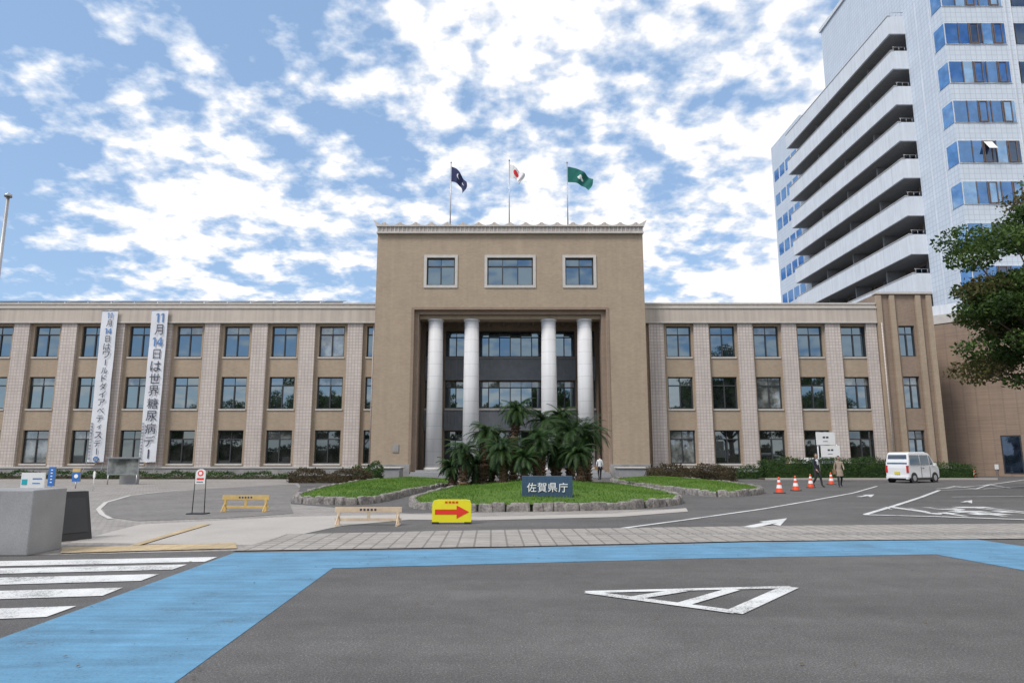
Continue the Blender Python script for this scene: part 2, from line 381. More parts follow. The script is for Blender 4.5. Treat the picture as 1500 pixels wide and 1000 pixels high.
for x in (29.78,31.28-.42,33.0,34.0-.12): mb.box(x,x+.42,W-.5,W-.303,.8,14.6,tan)
mb.box(29.6,34.5,W-.56,W-.303,0,.8,plinthM); mb.box(29.7,34.4,W-.55,W+0,14.7,14.88,lstone)
mb.box(30.4,33.8,W+.3,W+14.7,0,14,darkM)
mb.build('end_pavilion',BLD); gl.build('end_pavilion_windows',BLD)
mb=MB()
for i in range(24):
    x=-57+i*1.95; 
    if x>-14.5: break
    mb.face([(x,W+1,14.35),(x+1.85,W+1,14.35),(x+1.85,W+2.6,14.85),(x,W+2.6,14.85)],solar); mb.box(x+.1,x+.16,W+2.4,W+2.46,13.75,14.78,metal); mb.box(x+.1,x+.16,W+1.02,W+1.08,13.75,14.34,metal); mb.box(x,x+1.85,W+.96,W+.995,14.24,14.36,steel)
mb.build('solar_panels',BLD)
# ---------- centre block ----------
cx=-.15; Y0=53.; X0=cx-10.7; X1=cx+10.7
mb=MB(); gl=MB()
tops=[(cx-6.9,cx-4.2),(cx-2.05,cx+2.05),(cx+4.2,cx+6.9)]
holes=[(a+.22,b-.22,15.05,17.32) for a,b in tops]
grid_wall(mb,Y0,X0,X1,0,19.3,holes+[(cx-7.6,cx+7.6,-.01,13.16)],tan,.3)
for (a,b) in tops:
    n=3 if b-a>3 else 2
    window(gl,Y0,a+.22,b-.22,15.05,17.32,glass_top,cols=n,tr=.3)
    for bx in ((a,a+.22,14.83,17.54),(b-.22,b,14.83,17.54),(a+.22,b-.22,14.83,15.05),(a+.22,b-.22,17.32,17.54)):
        mb.box(bx[0],bx[1],Y0-.07,Y0-.002,bx[2],bx[3],lstone)
mb.face([(X0,Y0,0),(X0,Y0,19.3),(X0,Y0+18,19.3),(X0,Y0+18,0)],tan); mb.face([(X1,Y0,0),(X1,Y0+18,0),(X1,Y0+18,19.3),(X1,Y0,19.3)],tan)
mb.face([(X0,Y0,19.35),(X1,Y0,19.35),(X1,Y0+18,19.35),(X0,Y0+18,19.35)],roofM)
mb.face([(X0,Y0+18,0),(X0,Y0+18,19.3),(X1,Y0+18,19.3),(X1,Y0+18,0)],tan)
mb.build('centre_block_wall',BLD); gl.build('centre_block_windows',BLD)
mb=MB()
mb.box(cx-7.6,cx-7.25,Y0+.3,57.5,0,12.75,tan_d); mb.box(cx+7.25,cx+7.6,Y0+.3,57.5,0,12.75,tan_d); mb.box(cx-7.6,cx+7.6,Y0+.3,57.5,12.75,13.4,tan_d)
for s in (-1,1): mb.box(cx+s*7.7-.1,cx+s*7.7+.1,Y0-.06,Y0-.002,.9,13.06,tan_d)
mb.box(cx-7.8,cx+7.8,Y0-.06,Y0-.002,13.06,13.26,tan_d)
mb.box(cx-7.25,cx+7.25,Y0+.7,Y0+1.9,12.45,12.75,tan)
for i in range(12):
    x=cx-6.9+i*1.25; mb.box(x,x+.2,Y0+2.6,57.4,12.5,12.749,tan_d)
mb.build('portal_frame',BLD)
mb=MB()
mb.box(X0-.05,X1+.05,Y0-.28,Y0+.3,19.3,19.42,lstone)
mb.box(X0-.02,X1+.02,Y0-.18,Y0+.3,19.42,19.85,pier)
mb.box(X0-.08,X1+.08,Y0-.34,Y0+.3,19.85,19.95,lstone)
n=64
for i in range(n+1):
    x=X0+.05+(X1-X0-.1)*i/n; mb.box(x-.04,x+.04,Y0-.235,Y0-.182,19.42,19.85,lstone)
k=16
for i in range(k+1):
    x=X0+.55+(X1-X0-1.1)*i/k
    pr=[(-.62,0),(-.36,.08),(-.2,.2),(-.1,.36),(0,.42),(.1,.36),(.2,.2),(.36,.08),(.62,0)]
    b=[(x+px_,Y0-.3,19.95+pz*.62) for px_,pz in pr]; bb=[(p[0],Y0-.1,p[2]) for p in b]
    mb.face(b,pier); mb.face(bb[::-1],pier)
    for q in range(len(b)-1): mb.face([b[q],bb[q],bb[q+1],b[q+1]],pier)
for s,x in ((-1,X0),(1,X1)):
    b=[(x-s*.5,Y0-.32,19.95),(x+s*.12,Y0-.32,19.95),(x+s*.32,Y0-.32,20.4),(x-s*.05,Y0-.32,20.16)]
    if s<0: b=b[::-1]
    mb.face(b,lstone); mb.face([(p[0],Y0+.1,p[2]) for p in b[::-1]],lstone)
    for q in range(4): 
        a_,c_=b[q],b[(q+1)%4]; mb.face([a_,(a_[0],Y0+.1,a_[2]),(c_[0],Y0+.1,c_[2]),c_],lstone)
mb.build('cornice_crest',BLD)
mb=MB()
for s in (-6.0,-3.1,3.1,6.0):
    x=cx+s; y=54.2
    mb.cyl((x,y,.75),(x,y,12.3),.66,.58,stone,28); mb.cyl((x,y,.55),(x,y,.75),.8,.72,lstone,28); mb.cyl((x,y,12.3),(x,y,12.45),.62,.68,stone,28)
mb.build('columns',BLD)
mb=MB(); gl=MB(); B=57.5; holes=[]
groups=[(-2.75,2.75,6),(-5.5,-3.7,2),(3.7,5.5,2),(-7.2,-6.35,1),(6.35,7.2,1)]
for a,b,n in groups:
    for z0,z1 in ((9.95,12.2),(5.6,7.9),(.62,3.7)):
        holes.append((cx+a,cx+b,z0,z1)); window(gl,B,cx+a,cx+b,z0,z1,glass_top if z0>9 else (glass_mid if z0>5 else glass_lo),cols=n,tr=.25,fw=.08,gt=glass_bl if 5<z0<9 else None)
    for z0,z1 in ((7.95,9.9),(3.75,5.55)):
        mb.box(cx+a,cx+b,B-.08,B-.002,z0,z1,bronze)
        nn=int((b-a)/.28)
        for i in range(nn+1):
            x=cx+a+(b-a)*i/nn; mb.box(x-.035,x+.035,B-.14,B-.082,z0+.15,z1-.15,bronze)
        mb.box(cx+a,cx+b,B-.2,B-.143,z1-.15,z1,lstone if z0<5 else bronze); mb.box(cx+a,cx+b,B-.2,B-.143,z0,z0+.15,bronze)
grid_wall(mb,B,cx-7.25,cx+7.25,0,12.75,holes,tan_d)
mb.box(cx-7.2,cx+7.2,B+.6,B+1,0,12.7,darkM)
mb.build('portico_back_wall',BLD); gl.build('portico_windows',BLD)
mb=MB()
mb.box(cx-7.25,cx+7.25,53.0,57.5,0,.55,granite)
for i in range(3): mb.box(cx-7.6+.02*i,cx+7.6-.02*i,51.8+.4*i,53.0-.002,0 if i==0 else .14*i,.14*(i+1)-.002 if i<2 else .42,granite)
for s in (-1,1):
    a,b=sorted((cx+s*7.65,cx+s*10.85)); mb.box(a,b,Y0-.2,Y0-.003,0,1.0,plinthM)
mb.box(X0-.15,X0,Y0-.2,W,0,1.0,plinthM); mb.box(X1,X1+.15,Y0-.2,W,0,1.0,plinthM)
mb.box(cx-9.8,cx-7.9,49.6,51.4,0,.75,granite); mb.box(cx+7.8,cx+9.8,49.6,51.4,0,.75,granite)
mb.box(cx-9.9,cx-7.8,49.5,51.5,.75,.83,lstone); mb.box(cx+7.7,cx+9.9,49.5,51.5,.75,.83,lstone)
mb.build('entrance_steps',BLD,bevel=.02)
mb=MB(); mb.box(cx-9.0,cx-8.55,Y0-.06,Y0-.003,1.9,2.5,plinthM); mb.build('wall_plaque',BLD)
mb=MB()
for x in (-11.3,-48.9,30.0): mb.cyl((x,W-.6 if x>0 else W-.12,.2),(x,W-.6 if x>0 else W-.12,12.3),.055,.055,pier,8)
mb.build('rain_pipes',BLD)
# ---------- flags ----------
def flagmat(name,base,discs,asp=1.5):
    m,nt,b=newmat(name); uv=N(nt,'ShaderNodeTexCoord').outputs['UV']
    col=base
    for (u,v,r,c) in discs:
        mp=N(nt,'ShaderNodeMapping'); mp.inputs['Location'].default_value=(-u*asp,-v,0); mp.inputs['Scale'].default_value=(asp,1,0); nt.links.new(uv,mp.inputs[0])
        l=N(nt,'ShaderNodeVectorMath'); l.operation='LENGTH'; nt.links.new(mp.outputs[0],l.inputs[0])
        col=mixc(nt,math_n(nt,'LESS_THAN',l.outputs['Value'],r),col,c)
    nt.links.new(col,b.inputs['Base Color'])
    b.inputs['Roughness'].default_value=.8
    return m
def flag(name,x,ztop,zbase,w,h,drop,mat,seed,curl=1.0):
    e=empty(name,(x,55,0))
    mb=MB(); mb.cyl((0,0,zbase),(0,0,ztop),.06,.035,metal,8); mb.cyl((0,0,ztop),(0,0,ztop+.12),.07,.03,metal,8); mb.build('pole',e)
    me=bpy.data.meshes.new('cloth'); nu,nv=28,14; vs=[];fs=[];uvs=[]
    for j in range(nv+1):
        for i in range(nu+1):
            s=i/nu;t=j/nv
            xx=.05+w*(s**.9)*(1-.25*curl*t*s); z=ztop-.35-h*t*(1-.25*s)-drop*(s**1.5)
            yy=.22*math.sin(s*9+seed+t*2.0)*s+.1*math.sin(s*17+t*5+seed)*s
            xx+=.12*math.sin(t*4+s*5+seed)*s
            vs.append((xx,yy,z)); uvs.append((s,1-t))
    for j in range(nv):
        for i in range(nu):
            a=j*(nu+1)+i; fs.append((a,a+nu+1,a+nu+2,a+1))
    me.from_pydata(vs,[],fs); ul=me.uv_layers.new(name='UVMap')
    for l in me.loops: ul.data[l.index].uv=uvs[l.vertex_index]
    for p in me.polygons: p.use_smooth=True
    me.materials.append(mat); o=bpy.data.objects.new('cloth',me); scene.collection.objects.link(o); o.parent=e
flag('navy_flag',-5.2,26.3,19.4,1.35,1.35,1.45,flagmat('navy_cloth',(.018,.025,.09),[(.45,.62,.16,(.7,.7,.72)),(.52,.66,.15,(.018,.025,.09)),(.75,.45,.1,(.7,.7,.72)),(.8,.5,.1,(.018,.025,.09))]),1.0)
flag('japanese_flag',-.23,26.5,19.4,1.2,1.2,.95,flagmat('white_cloth',(.75,.75,.76),[(.42,.5,.27,(.68,.03,.04))]),2.2)
flag('prefecture_flag',4.7,26.3,19.4,2.25,1.4,1.15,flagmat('green_cloth',(.004,.12,.10),[(.5,.60,.10,(.75,.78,.76)),(.43,.46,.10,(.75,.78,.76)),(.57,.46,.10,(.75,.78,.76))]),.4)
# ---------- banners ----------
def digit_one(me,x,z,h,y,mat,t):
    me.box(x-t/2,x+t/2,y-.02,y-.005,z-h/2,z+h/2,mat)
    me.face([(x-t/2,y-.018,z+h/2),(x-t/2,y-.018,z+h/2-t*1.1),(x-t*1.5,y-.018,z+h/2-t*1.7),(x-t*1.5,y-.018,z+h/2-t*.7)],mat)
def digit_four(me,x,z,w,h,y,mat,t):
    sx=x+w*.2
    me.box(sx-t/2,sx+t/2,y-.02,y-.005,z-h/2,z+h/2,mat)
    me.box(x-w/2,sx-t/2,y-.02,y-.005,z-h*.26,z-h*.26+t,mat); me.box(sx+t/2,x+w/2,y-.02,y-.005,z-h*.26,z-h*.26+t,mat)
    me.face([(x-w/2,y-.017,z-h*.26+t),(x-w/2+t*1.3,y-.017,z-h*.26+t),(sx-t/2,y-.017,z+h/2-t*.9),(sx-t/2,y-.017,z+h/2)],mat)
def banner(name,x0,x1,chars,big,sub,blueidx,ring=False):
    e=empty(name,(0,0,0)); yb=W-.62
    me=MB(); z1=13.3;z0=1.15; n=24
    for i in range(n):
        za=z0+(z1-z0)*i/n; zb=z0+(z1-z0)*(i+1)/n
        f=lambda z:yb+.02*math.sin(z*1.7+x0)
        me.face([(x0,f(za)+.01,za),(x1,f(za)-.01,za),(x1,f(zb)-.01,zb),(x0,f(zb)+.01,zb)],cloth,True)
    me.cyl((x0-.05,yb,z1),(x1+.05,yb,z1),.03,.03,metal,8); me.cyl((x0-.05,yb,z0),(x1+.05,yb,z0),.03,.03,metal,8)
    me.cyl((x0,yb,z0),(x0-.1,yb-.6,0),.012,.012,metal,5); me.cyl((x1,yb,z0),(x1+.1,yb-.6,0),.012,.012,metal,5)
    me.build('cloth',e)
    m=(x0+x1)/2+.06; step=big
    z=z1-.5*step-.12
    for i,ch in enumerate(chars):
        mat=letterb if i in blueidx else letterd
        sz=min(step*.86,.88)
        if ch=='ー':
            me=MB(); me.box(m-.055*sz,m+.055*sz,yb-.075,yb-.06,z-sz*.42,z+sz*.42,mat); me.build('character',e)
        elif ch in ('11','14'):
            me=MB(); h=sz*.86; t=sz*.13; y=yb-.06
            if ch=='11': digit_one(me,m-.17*sz,z,h,y,mat,t); digit_one(me,m+.30*sz,z,h,y,mat,t)
            else: digit_one(me,m-.30*sz,z,h,y,mat,t); digit_four(me,m+.17*sz,z,sz*.56,h,y,mat,t)
            me.build('numerals',e)
        else:
            if ch=='ィ': ft=sz*.68
            elif ch=='日': ft=(sz*.68,sz*.9)
            elif ch=='月': ft=(sz*.78,sz)
            else: ft=sz
            text(ch,'character',(m,yb-.08,z),(math.pi/2,0,0),ft,mat,e,.0)
        z-=step
    zz_=4.15
    for ch in sub: text(ch,'small_character',(x0+.15,yb-.08,zz_),(math.pi/2,0,0),.2,letterd,e); zz_-=.245
    if ring:
        bpy.ops.mesh.primitive_torus_add(location=(m,yb-.07,z0+.25),rotation=(math.pi/2,0,0),major_radius=.17,minor_radius=.045)
        o=bpy.context.object; o.name='ring'; o.data.materials.append(letterb); o.parent=e
banner('hanging_banner',-33.35,-32.05,['11','月','14','日','は','ワ','ー','ル','ド','ダ','イ','ア','ベ','テ','ィ','ス','デ','ー'],.64,'佐賀県糖尿病対策推進会議',(0,2),True)
banner('hanging_banner.001',-29.3,-27.95,['11','月','14','日','は','世','界','糖','尿','病','デ','ー'],.99,'佐賀県糖尿病対策推進会議',(0,2))
# ---------- tower ----------
TW=empty('office_tower')
mb=MB()
mb.box(41.7,80,60,66,0,60,tw); mb.box(43.2,80,66.002,87,0,60,tw); mb.box(43.2,80,87.002,93,0,50,tw); mb.box(42,80,93.002,104,0,50.8,tw)
mb.box(41.5,80,59.8,66.1,60,60.4,tw_p); mb.box(43.0,80,66.1,87.2,60,60.5,tw_p)
mb.build('shell',TW)
mb=MB()
for k in range(0,11):
    z1=46.83-4.03*k; z0=z1-2.14
    mb.box(41.68,47.6,59.94,59.998,z0-.06,z1+.06,tw_p)
    segs=[(41.74,43.0,tw_g),(43.0,44.0,tw_g),(44.0,45.25,tw_gd),(45.25,46.3,tw_g),(46.3,47.5,tw_gd)]
    for a,b,g in segs:
        q=random.random()
        if q<.2: g=tw_gl
        elif q<.45: g=tw_g
        j=random.uniform(-.012,.012)
        mb.face([(a,59.92+j,z0),(b,59.92-j,z0),(b,59.92-j,z1),(a,59.92+j,z1)],g); 
        if a>42: mb.box(a-.035,a+.035,59.86,59.928,z0,z1,rust)
    for a in (44.0,46.3):
        mb.box(a+.1,a+.9,59.86,59.928,z0+.02,z0+.1,rust); mb.box(a+.1,a+.9,59.86,59.928,z1-.1,z1-.02,rust); mb.box(a+.1,a+.17,59.86,59.928,z0+.1,z1-.1,rust); mb.box(a+.83,a+.9,59.86,59.928,z0+.1,z1-.1,rust)
    for j in range(9):
        a=48.5+j*1.5; mb.face([(a,59.93,z0),(a+1.45,59.93,z0),(a+1.45,59.93,z1),(a,59.93,z1)],tw_g if j%2 else tw_gd)
        mb.box(a-.05,a,59.88,59.99,z0,z1,steel)
    mb.face([(41.66,61.5,z0),(41.66,60.0,z0),(41.66,60.0,z1),(41.66,61.5,z1)],tw_gl); mb.box(41.6,41.70,61.5,61.56,z0,z1,tw_p)
    for y in (95,97.2,99.4,101.6):
        mb.face([(41.97,y+1.7,z0),(41.97,y,z0),(41.97,y,z1-.4),(41.97,y+1.7,z1-.4)],tw_g)
    if k==4:
        mb.face([(44.1,59.2,z0+1.1),(44.9,59.2,z0+1.1),(44.9,59.9,z1-.05),(44.1,59.9,z1-.05)],whitep)
mb.build('windows',TW)
mb=MB()
for y in (61.9,64.0): mb.box(41.63,41.699,y,y+.05,14,59.9,tw_p)
for x in (47.75,48.3): mb.box(x,x+.08,59.9,59.998,14,59.9,tw_p)
mb.build('joint_ribs',TW)
mb=MB()
for k in range(0,9):
    zt=47.8-4.03*k; zb=zt-2.05
    mb.box(40.0,40.22,66.0,93.5,zb,zt,tw_p)
    mb.box(40.22,43.2,66.0,66.22,zb,zt,tw_p); mb.box(40.22,42.0,93.28,93.5,zb,zt,tw_p)
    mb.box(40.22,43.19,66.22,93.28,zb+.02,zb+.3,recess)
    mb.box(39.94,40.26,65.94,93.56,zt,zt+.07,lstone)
    mb.box(43.14,43.195,66.22,93.0,zb-1.97,zb,recess)  # dark sheet over the tower tile, painted shade behind the balcony
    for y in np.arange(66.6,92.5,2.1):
        mb.box(43.08,43.138,y,y+1.7,zb-1.95,zb-.1,rust); mb.box(43.04,43.078,y+.1,y+1.6,zb-1.9,zb-.4,tw_gd)  # brown doors and dark panes, nearly continuous to deepen the recess shade
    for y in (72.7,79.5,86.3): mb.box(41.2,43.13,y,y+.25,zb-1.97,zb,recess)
    y=66.05
    mb.cyl((40.2,y,zt+.45),(41.7,y,zt+.45),.025,.025,metal,6)
    for x in (40.3,40.9,41.5): mb.cyl((x,y,zt),(x,y,zt+.45),.02,.02,metal,6)
    for y in (74,82,89): mb.box(42.2,42.8,y,y+.9,zb+.3,zb+2.6,lstone)
mb.build('balconies',TW)
POD=empty('brick_annex_building')
mb=MB(); P=[(36,62),(46,50),(80,50),(80,62)]
mb.prism(P,0,13.2,tan_d,roofM)
mb.prism([(35.85,62.1),(45.9,49.85),(80.1,49.85),(80.1,62.1)],13.2,14.0,lstone,roofM); mb.prism([(36.3,61.9),(46.1,50.3),(79.9,50.3),(79.9,61.9)],14.0,14.9,tw_p,roofM)
d=Vector((10,-12)).normalized(); nrm=Vector((-12,-10)).normalized()
def onw(t,off): return Vector((36,62))+d*t+nrm*off
for t0,t1,z0,z1 in ((1.2,2.6,9.0,11.3),(1.0,2.4,.3,7.0),(6.8,8.0,.3,3.2)):
    a=onw(t0,.03);b=onw(t1,.03); mb.face([(a.x,a.y,z0),(b.x,b.y,z0),(b.x,b.y,z1),(a.x,a.y,z1)],tw_gd)
    a2=onw(t0-.1,.015);b2=onw(t1+.1,.015); mb.face([(a2.x,a2.y,z0-.1),(b2.x,b2.y,z0-.1),(b2.x,b2.y,z1+.1),(a2.x,a2.y,z1+.1)],steel)
mb.build('shell',POD)
# ---------- islands ----------
def inside(pt,poly_):
    x,y=pt;c=False;n=len(poly_)
    for i in range(n):
        x1,y1=poly_[i];x2,y2=poly_[(i+1)%n]
        if (y1>y)!=(y2>y) and x<(x2-x1)*(y-y1)/(y2-y1)+x1: c=not c
    return c
def smooth_poly(p,it=2):
    for _ in range(it):
        q=[]
        for i in range(len(p)):
            a=p[i];b=p[(i+1)%len(p)]; q+=[(a[0]*.75+b[0]*.25,a[1]*.75+b[1]*.25),(a[0]*.25+b[0]*.75,a[1]*.25+b[1]*.75)]
        p=q
    return p
def edgedist(x,y,p):
    A=np.array(p);B_=np.roll(A,-1,axis=0); d_=B_-A; t=((x-A[:,0])*d_[:,0]+(y-A[:,1])*d_[:,1])/(d_**2).sum(1); t=np.clip(t,0,1)
    return np.sqrt(((A[:,0]+t*d_[:,0]-x)**2+(A[:,1]+t*d_[:,1]-y)**2).min())
def hgt(d_,H,wd): 
    t=min(1,d_/wd); return .20+H*(t*t*(3-2*t))
def island(name,px,H,wd,step=.5):
    P_=smooth_poly([G(*p) for p in px]); e=empty(name)
    xs=[p[0] for p in P_]; ys=[p[1] for p in P_]
    nx=int((max(xs)-min(xs))/step)+2; ny=int((max(ys)-min(ys))/step)+2
    pts=[Vector(p) for p in P_]; nb=len(pts)
    for i in range(nx):
        for j in range(ny):
            q=(min(xs)+i*step+random.uniform(-.1,.1),min(ys)+j*step+random.uniform(-.1,.1))
            if inside(q,P_) and edgedist(*q,P_)>.25: pts.append(Vector(q))
    v,ed,f,_,_,_=delaunay_2d_cdt(pts,[],[list(range(nb))],1,1e-5)
    vs=[(p.x,p.y,hgt(edgedist(p.x,p.y,P_),H,wd)+random.uniform(-.012,.012)) for p in v]
    me=bpy.data.meshes.new('lawn'); me.from_pydata(vs,[],[list(q) for q in f]); me.materials.append(grassM)
    for p in me.polygons: p.use_smooth=True
    o=bpy.data.objects.new('lawn',me); scene.collection.objects.link(o); o.parent=e
    area=(max(xs)-min(xs))*(max(ys)-min(ys)); tri=[]
    for _ in range(int(min(30000,area*120))):
        q=(random.uniform(min(xs),max(xs)),random.uniform(min(ys),max(ys)))
        if not inside(q,P_): continue
        z=hgt(edgedist(*q,P_),H,wd); a=random.uniform(0,6.28); w=.018; l=random.uniform(.04,.09)
        tri.append([(q[0]-w*math.cos(a),q[1]-w*math.sin(a),z-.01),(q[0]+w*math.cos(a),q[1]+w*math.sin(a),z-.01),(q[0]+random.uniform(-.04,.04),q[1]+random.uniform(-.04,.04),z+l)])
    quads('grass_blades',np.array(tri),bladeM,e)
    mbs=MB(); per=0
    for i in range(len(P_)):
        a=Vector(P_[i]); b=Vector(P_[(i+1)%len(P_)]); L=(b-a).length
        while per<L:
            c=a+(b-a)*(per/L); ang=math.atan2((b-a).y,(b-a).x)+random.uniform(-.12,.12)
            ln=random.uniform(.25,.6); wdt=random.uniform(.18,.26); hh=random.uniform(.20,.28)
            base=len(mbs.v); k=8; lev=[(0,1.0),(.6,1.0),(.9,.93),(1.0,.78)]
            rj=[random.uniform(.88,1.12) for _ in range(k)]
            for (zf,sf) in lev:
                for q in range(k):
                    t=2*math.pi*(q+.5)/k; ca,sa=math.cos(t),math.sin(t)
                    sx=math.copysign(abs(ca)**.4,ca)*ln/2*sf*rj[q]; sy=math.copysign(abs(sa)**.4,sa)*wdt/2*sf*rj[q]
                    mbs.v.append((c.x+sx*math.cos(ang)-sy*math.sin(ang),c.y+sx*math.sin(ang)+sy*math.cos(ang),hh*zf*random.uniform(.94,1.06)-(.02 if zf==0 else 0)))
            for l in range(3):
                for q in range(k):
                    r=(q+1)%k; mbs.f.append([base+l*k+q,base+l*k+r,base+(l+1)*k+r,base+(l+1)*k+q]); mbs.m.append(mbs.mi(rock)); mbs.sm.append(False)
            mbs.f.append([base+3*k+q for q in range(k)]); mbs.m.append(0); mbs.sm.append(False)
            per+=ln*.9
        per-=L
    mbs.build('stone_border',e)
    return P_
ISC=island('planted_island',[(600,741),(622,747),(700,749),(800,749),(920,746),(985,740),(1001,735),(960,722),(880,710),(700,710),(650,722),(612,734)],.36,5)
island('planted_island.001',[(427,734),(450,738),(530,740),(575,731),(610,721),(690,709),(640,705),(540,706),(480,718)],.15,2.5)
island('planted_island.002',[(888,706),(925,712),(1000,723),(1060,729),(1118,724),(1110,718),(1060,710),(1000,704),(930,703)],.15,2.5)
# ---------- cycads ----------
def cycad(name,x,y,zb,zc,r,nf=66,lean=0):
    e=empty(name,(x,y,zb)); h=zc-zb
    mbt=MB(); seg=max(3,int(h/.16)) 
    for i in range(seg):
        a=i/seg;b=(i+1)/seg
        rr=.20+.04*random.uniform(-1,1)
        mbt.cyl((lean*a*a,0,h*a-.05),(lean*b*b,0,h*b),rr*1.08,rr*.86,ctrunk,10,True)
        for q in range(12):
            t=random.uniform(0,6.28); p=Vector((lean*a*a+math.cos(t)*rr,math.sin(t)*rr,h*a+.05)); mbt.cyl(p,p+Vector((math.cos(t)*.08,math.sin(t)*.08,.07)),.045,.012,ctrunk,4)
    mbt.build('trunk',e)
    T=[]
    for f in range(nf):
        az=random.uniform(0,6.283)
        if f<nf*.25: el=R(random.uniform(-45,-5)); L=r*random.uniform(.7,.95)
        else: el=R(random.uniform(5,80)); L=r*random.uniform(.9,1.2)
        dh=Vector((math.cos(az),math.sin(az),0)); ang=el; n=14; prev=Vector((lean,0,h))
        side=Vector((-math.sin(az),math.cos(az),0)); cur=R(random.uniform(5,10))
        for i in range(n):
            d_=dh*math.cos(ang)+Vector((0,0,1))*math.sin(ang); q=prev+d_*(L/n); up=d_.cross(side)*-1
            if i>=1:
                ll=r*.20*math.sin(math.pi*min(1,(i+1.6)/(n+1.2)))**.6
                for s in (-1,1):
                    for hfr in (0,.33,.66):
                        b0=prev+(q-prev)*hfr; w=d_*(.013)
                        tip=b0+side*s*ll*.85+d_*ll*.4+up*ll*.2+Vector((0,0,-.03))
                        T.append([b0-w,b0+w,tip])
            T.append([prev+side*.012,prev-side*.012,q]); prev=q; ang=max(ang-cur,R(-70))
    quads('fronds',np.array([[tuple(v) for v in t] for t in T]),cycM,e)
cy=[(752,602,36.5,29),(709,636,35,31),(679,662,34,30),(738,660,33,33),(793,618,36.5,30),(816,610,37.5,27),(786,648,33.5,33),(835,636,35,38),(860,634,36,37),(768,672,32.5,27),(698,680,36,30),(850,664,33,28),(720,677,37,26),(812,664,34.5,28),(664,684,35,22)]
for i,(u,v,D,rp) in enumerate(cy):
    dv=(500-v)/1000; f=math.cos(PITCH)-math.sin(PITCH)*dv
    x=(u-750)/1000*D/f; z=CAMH+D*(math.sin(PITCH)+math.cos(PITCH)*dv)/f
    zb=hgt(edgedist(x,D,ISC),.36,5)
    cycad('cycad_palm',x,D,zb,max(z,zb+.35),rp*D/1000*1.12,lean=random.uniform(-.2,.2))
# ---------- hedges ----------
def hedge(name,x0,x1,y0,y1,h,mat,dens=260,size=.05,rough=.12):
    e=empty(name); mb=MB(); mb.box(x0+.15,x1-.15,y0+.15,y1-.15,0,max(.05,h-.2),soil if h<.5 else mat); mb.build('core',e)
    def hh(x,y): return h*(1+rough*math.sin(x*2.3+y)+rough*.6*math.sin(x*5.1+1.3*y))
    areas=[(x1-x0)*(y1-y0),(x1-x0)*h,(y1-y0)*h,(y1-y0)*h,(x1-x0)*h]; C=[]
    for a,k in zip(areas,range(5)):
        for _ in range(int(a*dens)):
            u=random.random();v=random.random()
            if k==0: x=x0+(x1-x0)*u;y=y0+(y1-y0)*v; p=(x,y,hh(x,y))
            elif k==1: x=x0+(x1-x0)*u; p=(x,y0+.12*math.sin(x*3.1),hh(x,y0)*v)
            elif k==2: y=y0+(y1-y0)*u; p=(x0,y,h*v)
            elif k==3: y=y0+(y1-y0)*u; p=(x1,y,h*v)
            else: x=x0+(x1-x0)*u; p=(x,y1+.12*math.sin(x*3.1),hh(x,y1)*v)
            C.append([p[0]+random.gauss(0,.06),p[1]+random.gauss(0,.07),max(.02,p[2]+random.gauss(0,.07))])
    quads('leaves',leafquads(np.array(C),size),mat,e)
hedge('hedge',18.0,28.2,49.2,50.8,1.3,hedgeG); hedge('hedge.001',28.0,32.5,48.6,50.2,.95,hedgeG)
hedge('shrub_bed',9.2,14.6,45.2,47.6,.78,hedgeB,260,.06,.2); hedge('shrub_bed.001',-13.6,-8.9,42.2,44.2,.62,hedgeB,260,.06,.25)
hedge('shrub_bed.002',-27.5,-15.0,46,47.2,.42,hedgeG,200,.06,.25); hedge('shrub_bed.003',-45,-28.5,47.5,48.5,.45,hedgeG,200,.06,.25)
hedge('shrub_bed.004',-10.6,-9.0,46.2,48.5,.9,hedgeG,200,.06,.2); hedge('shrub_bed.005',14.8,18.0,49.5,50.6,.7,hedgeG,200,.06,.2)
hedge('unseen_reflection_hedge',-70,75,-29,-27,3.2,hedgeG,14,.28,.15)  # unseen hedge added behind the camera to darken reflections in the lower windows
# ---------- trees ----------
def tree(name,x,y,trunk_h,crown_c,crown_r,nclump,nleaf,leaf,clr,mats=(leaf1,),seed=1,lobes=.16):
    rs=np.random.RandomState(seed); e=empty(name,(x,y,0)); mb=MB()
    cc=np.array(crown_c); cr=np.array(crown_r)
    pts=[]
    while len(pts)<nclump:
        p=rs.uniform(-1,1,3); r=np.linalg.norm(p)
        if .3<r<1:
            th=math.atan2(p[1],p[0]); lob=1+lobes*math.sin(4*th+seed)+lobes*.7*math.sin(6*p[2]+th*2)
            pts.append(cc+p*cr*min(1.15,lob*(1+.03*rs.randn())))
    segs=6; prev=Vector((0,0,0))
    for i in range(segs):
        q=Vector((math.sin(i*1.1)*.12,math.cos(i*1.7)*.1,trunk_h*(i+1)/segs)); mb.cyl(prev,q,.38-.035*i,.38-.035*(i+1),bark,10); prev=q
    for p in pts[::3]:
        P_=Vector(p); st=Vector((0,0,trunk_h*random.uniform(.55,1.0))); mid=st.lerp(P_,.5)+Vector((0,0,random.uniform(-.1,.5)))
        mb.cyl(st,mid,.13,.075,bark,6); mb.cyl(mid,P_,.075,.02,bark,6)
    mb.build('trunk',e)
    for mi_,mt in enumerate(mats):
        C=[]
        for k,p in enumerate(pts):
            if len(mats)>1 and (k%9==0)!=(mi_==1): continue
            r=clr*rs.uniform(.55,1.25); n=int(nleaf*(r/clr)**2)
            q=rs.randn(n,3); q/=np.linalg.norm(q,axis=1)[:,None]; q*=(rs.uniform(.2,1.1,(n,1))**.6)*r*np.array([1.2,1.2,.6]); C.append(p+q)
        quads('leaves',leafquads(np.concatenate(C),leaf),mt,e)
    return e
